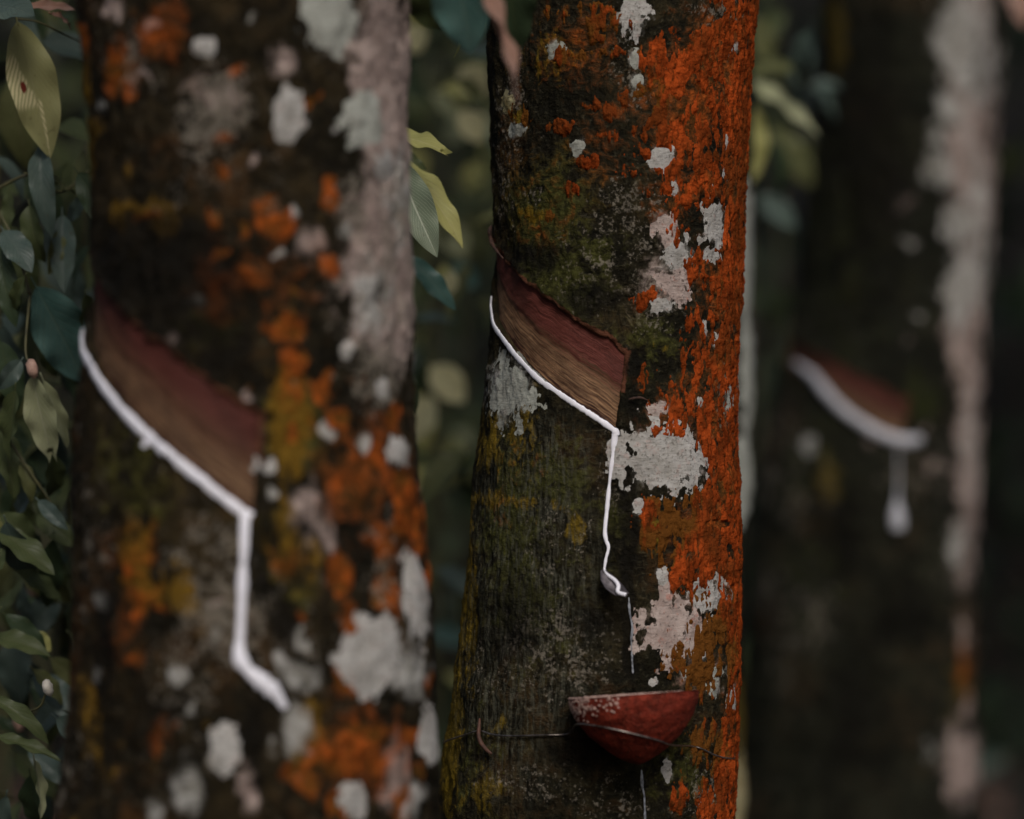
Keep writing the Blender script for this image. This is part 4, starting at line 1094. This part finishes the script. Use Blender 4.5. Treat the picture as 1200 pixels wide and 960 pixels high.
stem(shr, [W3(35, 345, 2.84), W3(20, 290, 2.85), W3(0, 250, 2.86)], .0018, .0012)
stem(shr, [W3(0, 500, 2.84), W3(40, 560, 2.84), W3(80, 620, 2.85)], .0016, .0010)
def bud(parent, px, py, D, r, mat):
    a = np.linspace(0, math.pi, 9); b = np.linspace(0, 2 * math.pi, 12, endpoint=False)
    c = W3(px, py, D); rr = r * .36 * D / 1200
    V = np.array([[rr * .8 * math.sin(x) * math.cos(y) + .2 * rr * math.cos(x), rr * .8 * math.sin(x) * math.sin(y), -rr * 1.25 * math.cos(x)] for x in a for y in b]) + c
    V += .18 * rr * np.stack([fbm(V, 300, 300, 2, 1.), fbm(V, 300, 300, 2, 2.), fbm(V, 300, 300, 2, 3.)], -1)
    return mesh_np("bud", V, grid_faces(len(a), len(b), True), mat, parent)
bud(shr, 38, 432, 2.79, 9, L_PINKBUD); bud(shr, 56, 806, 2.77, 8, L_BUD); hero(shr, (-6, 600), (22, 634), 30, 3.1, 3.1, L_YOUNG, seed=90); stem(shr, [W3(38, 432, 2.79), W3(30, 410, 2.8), W3(35, 345, 2.84)], .0013, .0013); stem(shr, [W3(54, 812, 2.772), W3(44, 830, 2.78), W3(10, 838, 2.8)], .0012, .0012)
bud(shr, 38, 690, 3.05, 8, L_PINKBUD); bud(shr, 12, 652, 3.05, 6, L_PINKBUD); bud(shr, 22, 848, 3.0, 8, L_PINKBUD)

# young shrub whose leaves reach out from behind the near tree
D2 = 2.78
sh2 = empty("leafy_shrub", (wx(440, D2), 2.98, 0))
tag(sh2, "slender shrub of yellow green and grey leaves peeping out between both tapped trunks", "shrub", "understorey shrubs")
stem(sh2, [(wx(440, D2), 2.98, 0), (wx(430, D2), 2.96, .6), (wx(452, D2), 2.9, 1.1), (wx(455, D2), 2.86, 1.45), (wx(470, D2), 2.84, 1.7)], .006, .003)
hero(sh2, (455, 158), (522, 166), 26, 2.80, 2.74, L_YOUNG, (0, -.75, .7), fold=.3, curl=.35, seed=31, notch=True)
hero(sh2, (462, 188), (509, 293), 46, 2.78, 2.74, L_GREY, (-.1, -1, .3), fold=.25, curl=.25, seed=32)
hero(sh2, (466, 186), (551, 270), 34, 2.82, 2.78, L_YOUNG, (.35, -.8, .5), fold=.35, curl=.5, seed=33)
hero(sh2, (478, 300), (535, 360), 26, 2.90, 2.9, L_TEAL, (.2, -1, .4), fold=.2, curl=.2, seed=34)
hero(sh2, (470, 430), (488, 484), 24, 2.95, 2.95, L_DARK, (.4, -1, .3), seed=35)
hero(sh2, (462, 178), (500, 196), 16, 2.86, 2.86, L_MID, (0, -1, .5), seed=36)
for s_ in ([W3(455, 158, 2.8), W3(455, 150, 2.83), W3(452, 140, 2.86)], [W3(462, 187, 2.79), W3(456, 182, 2.82), W3(450, 175, 2.86)], [W3(478, 300, 2.9), W3(462, 296, 2.88), W3(454, 290, 2.87)]):
    stem(sh2, s_, .0012, .0012)

hero(right, (1186, -34), (1204, 28), 36, 4.1, 4.08, L_DEAD, (.2, -1, .3), seed=61)
# spray of leaves hanging in front of the sharp tree from above
D3 = 2.36
spray = empty("hanging_branch", W3(575, -70, D3))
tag(spray, "blurred leafy branch end with a dry pinkish leaf hanging before the sharp trunk's top", "branch")
stem(spray, [W3(480, -130, D3), W3(530, -90, D3), W3(575, -70, D3), W3(640, -60, D3)], .003, .0012)
hero(spray, (525, -80), (557, 62), 84, 2.38, 2.42, L_TEAL, (.25, -1, .3), seed=41, fold=.2, curl=.2)
hero(spray, (490, -60), (528, 46), 84, 2.5, 2.55, L_MID, (-.3, -1, .2), seed=42, fold=.2)
hero(spray, (552, -40), (620, 108), 26, 2.36, 2.34, L_DEAD, (.8, -.9, .3), seed=43, fold=.7, curl=.3, twist=.5)
hero(spray, (590, -60), (612, 66), 56, 2.46, 2.5, L_DARK, (.2, -1, .2), seed=44, fold=.2)
hero(spray, (528, -30), (566, 66), 22, 2.60, 2.62, L_YOUNG, (.3, -.6, .8), seed=45, fold=.4, curl=.8)

# pale leaves blurred behind, between the sharp and the dark tree
D4 = 3.75
sp2 = empty("leafy_sapling", (wx(850, D4), 3.95, 0))
tag(sp2, "blurred sapling with pale broad leaves between sharp trunk and dark trunk", "sapling")
stem(sp2, [(wx(850, D4), 3.95, 0), (wx(848, D4), 3.95, .6), (wx(850, D4), 3.9, 1.1), (wx(866, D4), 3.78, 1.60), (wx(868, D4), 3.75, 1.8)], .006, .003)
hero(sp2, (868, 115), (882, 215), 54, 3.75, 3.75, L_YOUNG, (.1, -1, .2), seed=51, fold=.1)
hero(sp2, (872, 90), (962, 146), 22, 3.75, 3.7, L_PALE, (.1, -.7, .7), seed=52, fold=.3, curl=.3)
hero(sp2, (870, 85), (950, 70), 20, 3.8, 3.85, L_OLIVE2, (.1, -.8, .6), seed=53)
hero(sp2, (905, 150), (955, 215), 40, 4.2, 4.2, L_OLIVE2, (.1, -1, .3), seed=54, fold=.2)
hero(sp2, (878, 20), (905, 70), 36, 3.9, 3.9, L_OLIVE2, (.1, -1, .3), seed=55)
hero(sp2, (890, 230), (935, 265), 30, 4.0, 4.0, L_BLUEG, (.1, -1, .3), seed=56)
hero(sp2, (920, 15), (880, 60), 26, 4.2, 4.2, L_MID, (.1, -1, .4), seed=57)

# shrubs farther back in the gaps
def back_shrub(px, D, z, n_st, lv, size, w, seed, label, spread=.2, wid=.35):
    r = random.Random(seed); bx = wx(px, D); g0 = ground_z(bx, D)
    st = []
    for k in range(n_st):
        a = r.uniform(-wid, wid); b = r.uniform(-wid, wid)
        st.append(([(bx + a * .2, D + b * .2, g0), (bx + a * .5, D + b * .5, g0 + z * .4), (bx + a * .9, D + b, g0 + z * .75), (bx + a * 1.3, D + b * 1.2, g0 + z)], .009))
    return shrub("broadleaf_shrub", label, "understorey shrubs", (bx, D, g0), st, lv, size, w, seed, spread=spread)
back_shrub(515, 4.6, 1.75, 4, 34, .11, dict(dark=4, mid=3, olive=1.5, young=.9, pale=.7, teal=.4), 61, "blurred leafy shrub with scattered yellow leaves seen between the two nearest trunks", .2)
back_shrub(40, 4.2, 1.95, 4, 45, .10, dict(dark=5, mid=2, olive=.6, blue=1), 62, "dark dense shrub behind the left edge foliage", .22)
back_shrub(560, 6.4, 2.3, 4, 45, .13, dict(dark=4, mid=3, olive=1, pale=.6), 63, "taller dim shrub farther back between the near trunks", .3, .5)
back_shrub(930, 6.0, 2.0, 3, 40, .12, dict(dark=5, mid=2, olive=.8, blue=.6), 64, "dim shrub deep behind the gap left of the dark trunk", .28, .4)
hb = None
for o in list(SC.objects):
    if o.get("label") == "blurred leafy shrub with scattered yellow leaves seen between the two nearest trunks": hb = o
for b_, t_, w_, D_, m_ in [((505, 430), (545, 470), 40, 3.7, L_FLECK), ((505, 465), (480, 515), 44, 3.7, L_FLECK), ((486, 460), (500, 530), 36, 3.8, L_YOUNG), ((540, 80), (572, 110), 40, 3.7, L_FLECK), ((540, 130), (566, 165), 36, 3.7, L_FLECK), ((478, 30), (492, 62), 34, 3.6, L_FLECK), ((484, 170), (490, 215), 34, 4.0, L_YOUNG), ((530, 318), (524, 348), 20, 3.3, L_FLECK), ((560, 190), (550, 222), 30, 3.8, L_YOUNG), ((520, 262), (548, 300), 34, 3.8, L_PALE),
                           ((520, 310), (525, 345), 22, 3.4, L_YOUNG), ((505, 265), (540, 285), 26, 4.6, L_PALE), ((540, 200), (570, 230), 40, 5.0, L_OLIVE2), ((545, 50), (570, 90), 50, 5.0, L_MID), ((480, 90), (510, 140), 60, 5.6, L_MID), ((530, 310), (560, 335), 24, 3.8, L_TEAL), ((545, 250), (570, 300), 40, 4.6, L_OLIVE2), ((510, 690), (520, 730), 26, 5.2, L_BLUEG)]:
    hero(hb, b_, t_, w_, D_, D_, m_, (random.uniform(-.3, .3), -1, .5), seed=int(b_[0]))

rg = random.Random(41)
for k in range(46):
    d_ = 3.3 + 2.2 * rg.random() ** 1.1; b_ = (rg.uniform(478, 578), rg.uniform(-25, 540) if k % 6 else rg.uniform(500, 800)); a_ = rg.uniform(-.4, 2.8); L_ = rg.uniform(34, 84) * 3.6 / d_
    hero(hb, b_, (b_[0] + L_ * math.cos(a_) * .9, b_[1] + L_ * math.sin(a_)), L_ * rg.uniform(.34, .5), d_, d_ + rg.uniform(-.04, .04),
         rg.choice([L_MID, L_MID, L_OLIVE2, L_TEAL, L_BLUEG, L_YOUNG, L_YOUNG, L_PALE]), (rg.uniform(-.5, .5), -.8, rg.uniform(.3, 1.0)), fold=rg.uniform(.15, .45), curl=rg.uniform(.1, .9), twist=rg.uniform(-.5, .5), seed=300 + k, nu=5, nv=11)
for k in range(16):
    d_ = rg.uniform(3.5, 5.5); b_ = (rg.uniform(882, 960), rg.uniform(-20, 400)); a_ = rg.uniform(-.3, 2.6); L_ = rg.uniform(30, 70)
    hero(sp2, b_, (b_[0] + L_ * math.cos(a_) * .9, b_[1] + L_ * math.sin(a_)), L_ * rg.uniform(.34, .5), d_, d_ + rg.uniform(-.04, .04),
         rg.choice([L_MID, L_OLIVE2, L_TEAL, L_BLUEG, L_DARK]), (rg.uniform(-.5, .5), -.8, rg.uniform(.3, 1.0)), fold=rg.uniform(.15, .45), curl=rg.uniform(.1, .9), seed=360 + k, nu=5, nv=11)
# far undergrowth and the closed wood behind: nobody could count it
def region(n, x, y, z, seed):
    r = np.random.default_rng(seed)
    return np.stack([r.uniform(*x, n), r.uniform(*y, n), r.uniform(*z, n)], -1)
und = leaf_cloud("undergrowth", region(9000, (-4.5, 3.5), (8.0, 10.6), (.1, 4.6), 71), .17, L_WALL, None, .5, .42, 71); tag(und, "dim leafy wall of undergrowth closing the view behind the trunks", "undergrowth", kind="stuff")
und2 = leaf_cloud("undergrowth", region(700, (-3.0, .6), (7.0, 8.8), (.9, 3.2), 72), .16, L_MID, None, .5, .42, 72); tag(und2, "paler leaves scattered before the dim leafy wall", "undergrowth", kind="stuff")
can = leaf_cloud("shade_canopy", region(11000, (-7, 7), (7.6, 13.0), (5.0, 7.2), 73), .24, L_WALL, None, .3, .42, 73); tag(can, "unseen leaf canopy high over the wood added to shade it", "canopy", kind="stuff")  # out of view, put in to keep light off the background
can2 = leaf_cloud("shade_canopy", region(3200, (.9, 7), (5.0, 8.0), (4.6, 6.4), 75), .24, L_WALL, None, .3, .42, 75); tag(can2, "unseen canopy leaves added to darken the wood at the right", "canopy", kind="stuff")  # extra cluster out of view, put in to deepen the dark here
lx = RNG.uniform(-4, 4, 2600); ly = RNG.uniform(2.5, 10.5, 2600)
LP = np.stack([lx, ly, np.zeros(2600)], -1)
LP[:, 2] = .05 * fbm(LP, .6, 1, 3) + .02 * fbm(LP, 3.1, 1, 3, 5.0) + .012 + np.array([min(.65 * max(0, y - 9.5), 9) for y in ly])
lit = leaf_cloud("leaf_litter", LP, .11, L_DEAD, None, 0.0, .45, 74, up=np.array([.01, .02, 1.0])); tag(lit, "dry brown fallen leaves covering the forest floor", "litter", kind="stuff")
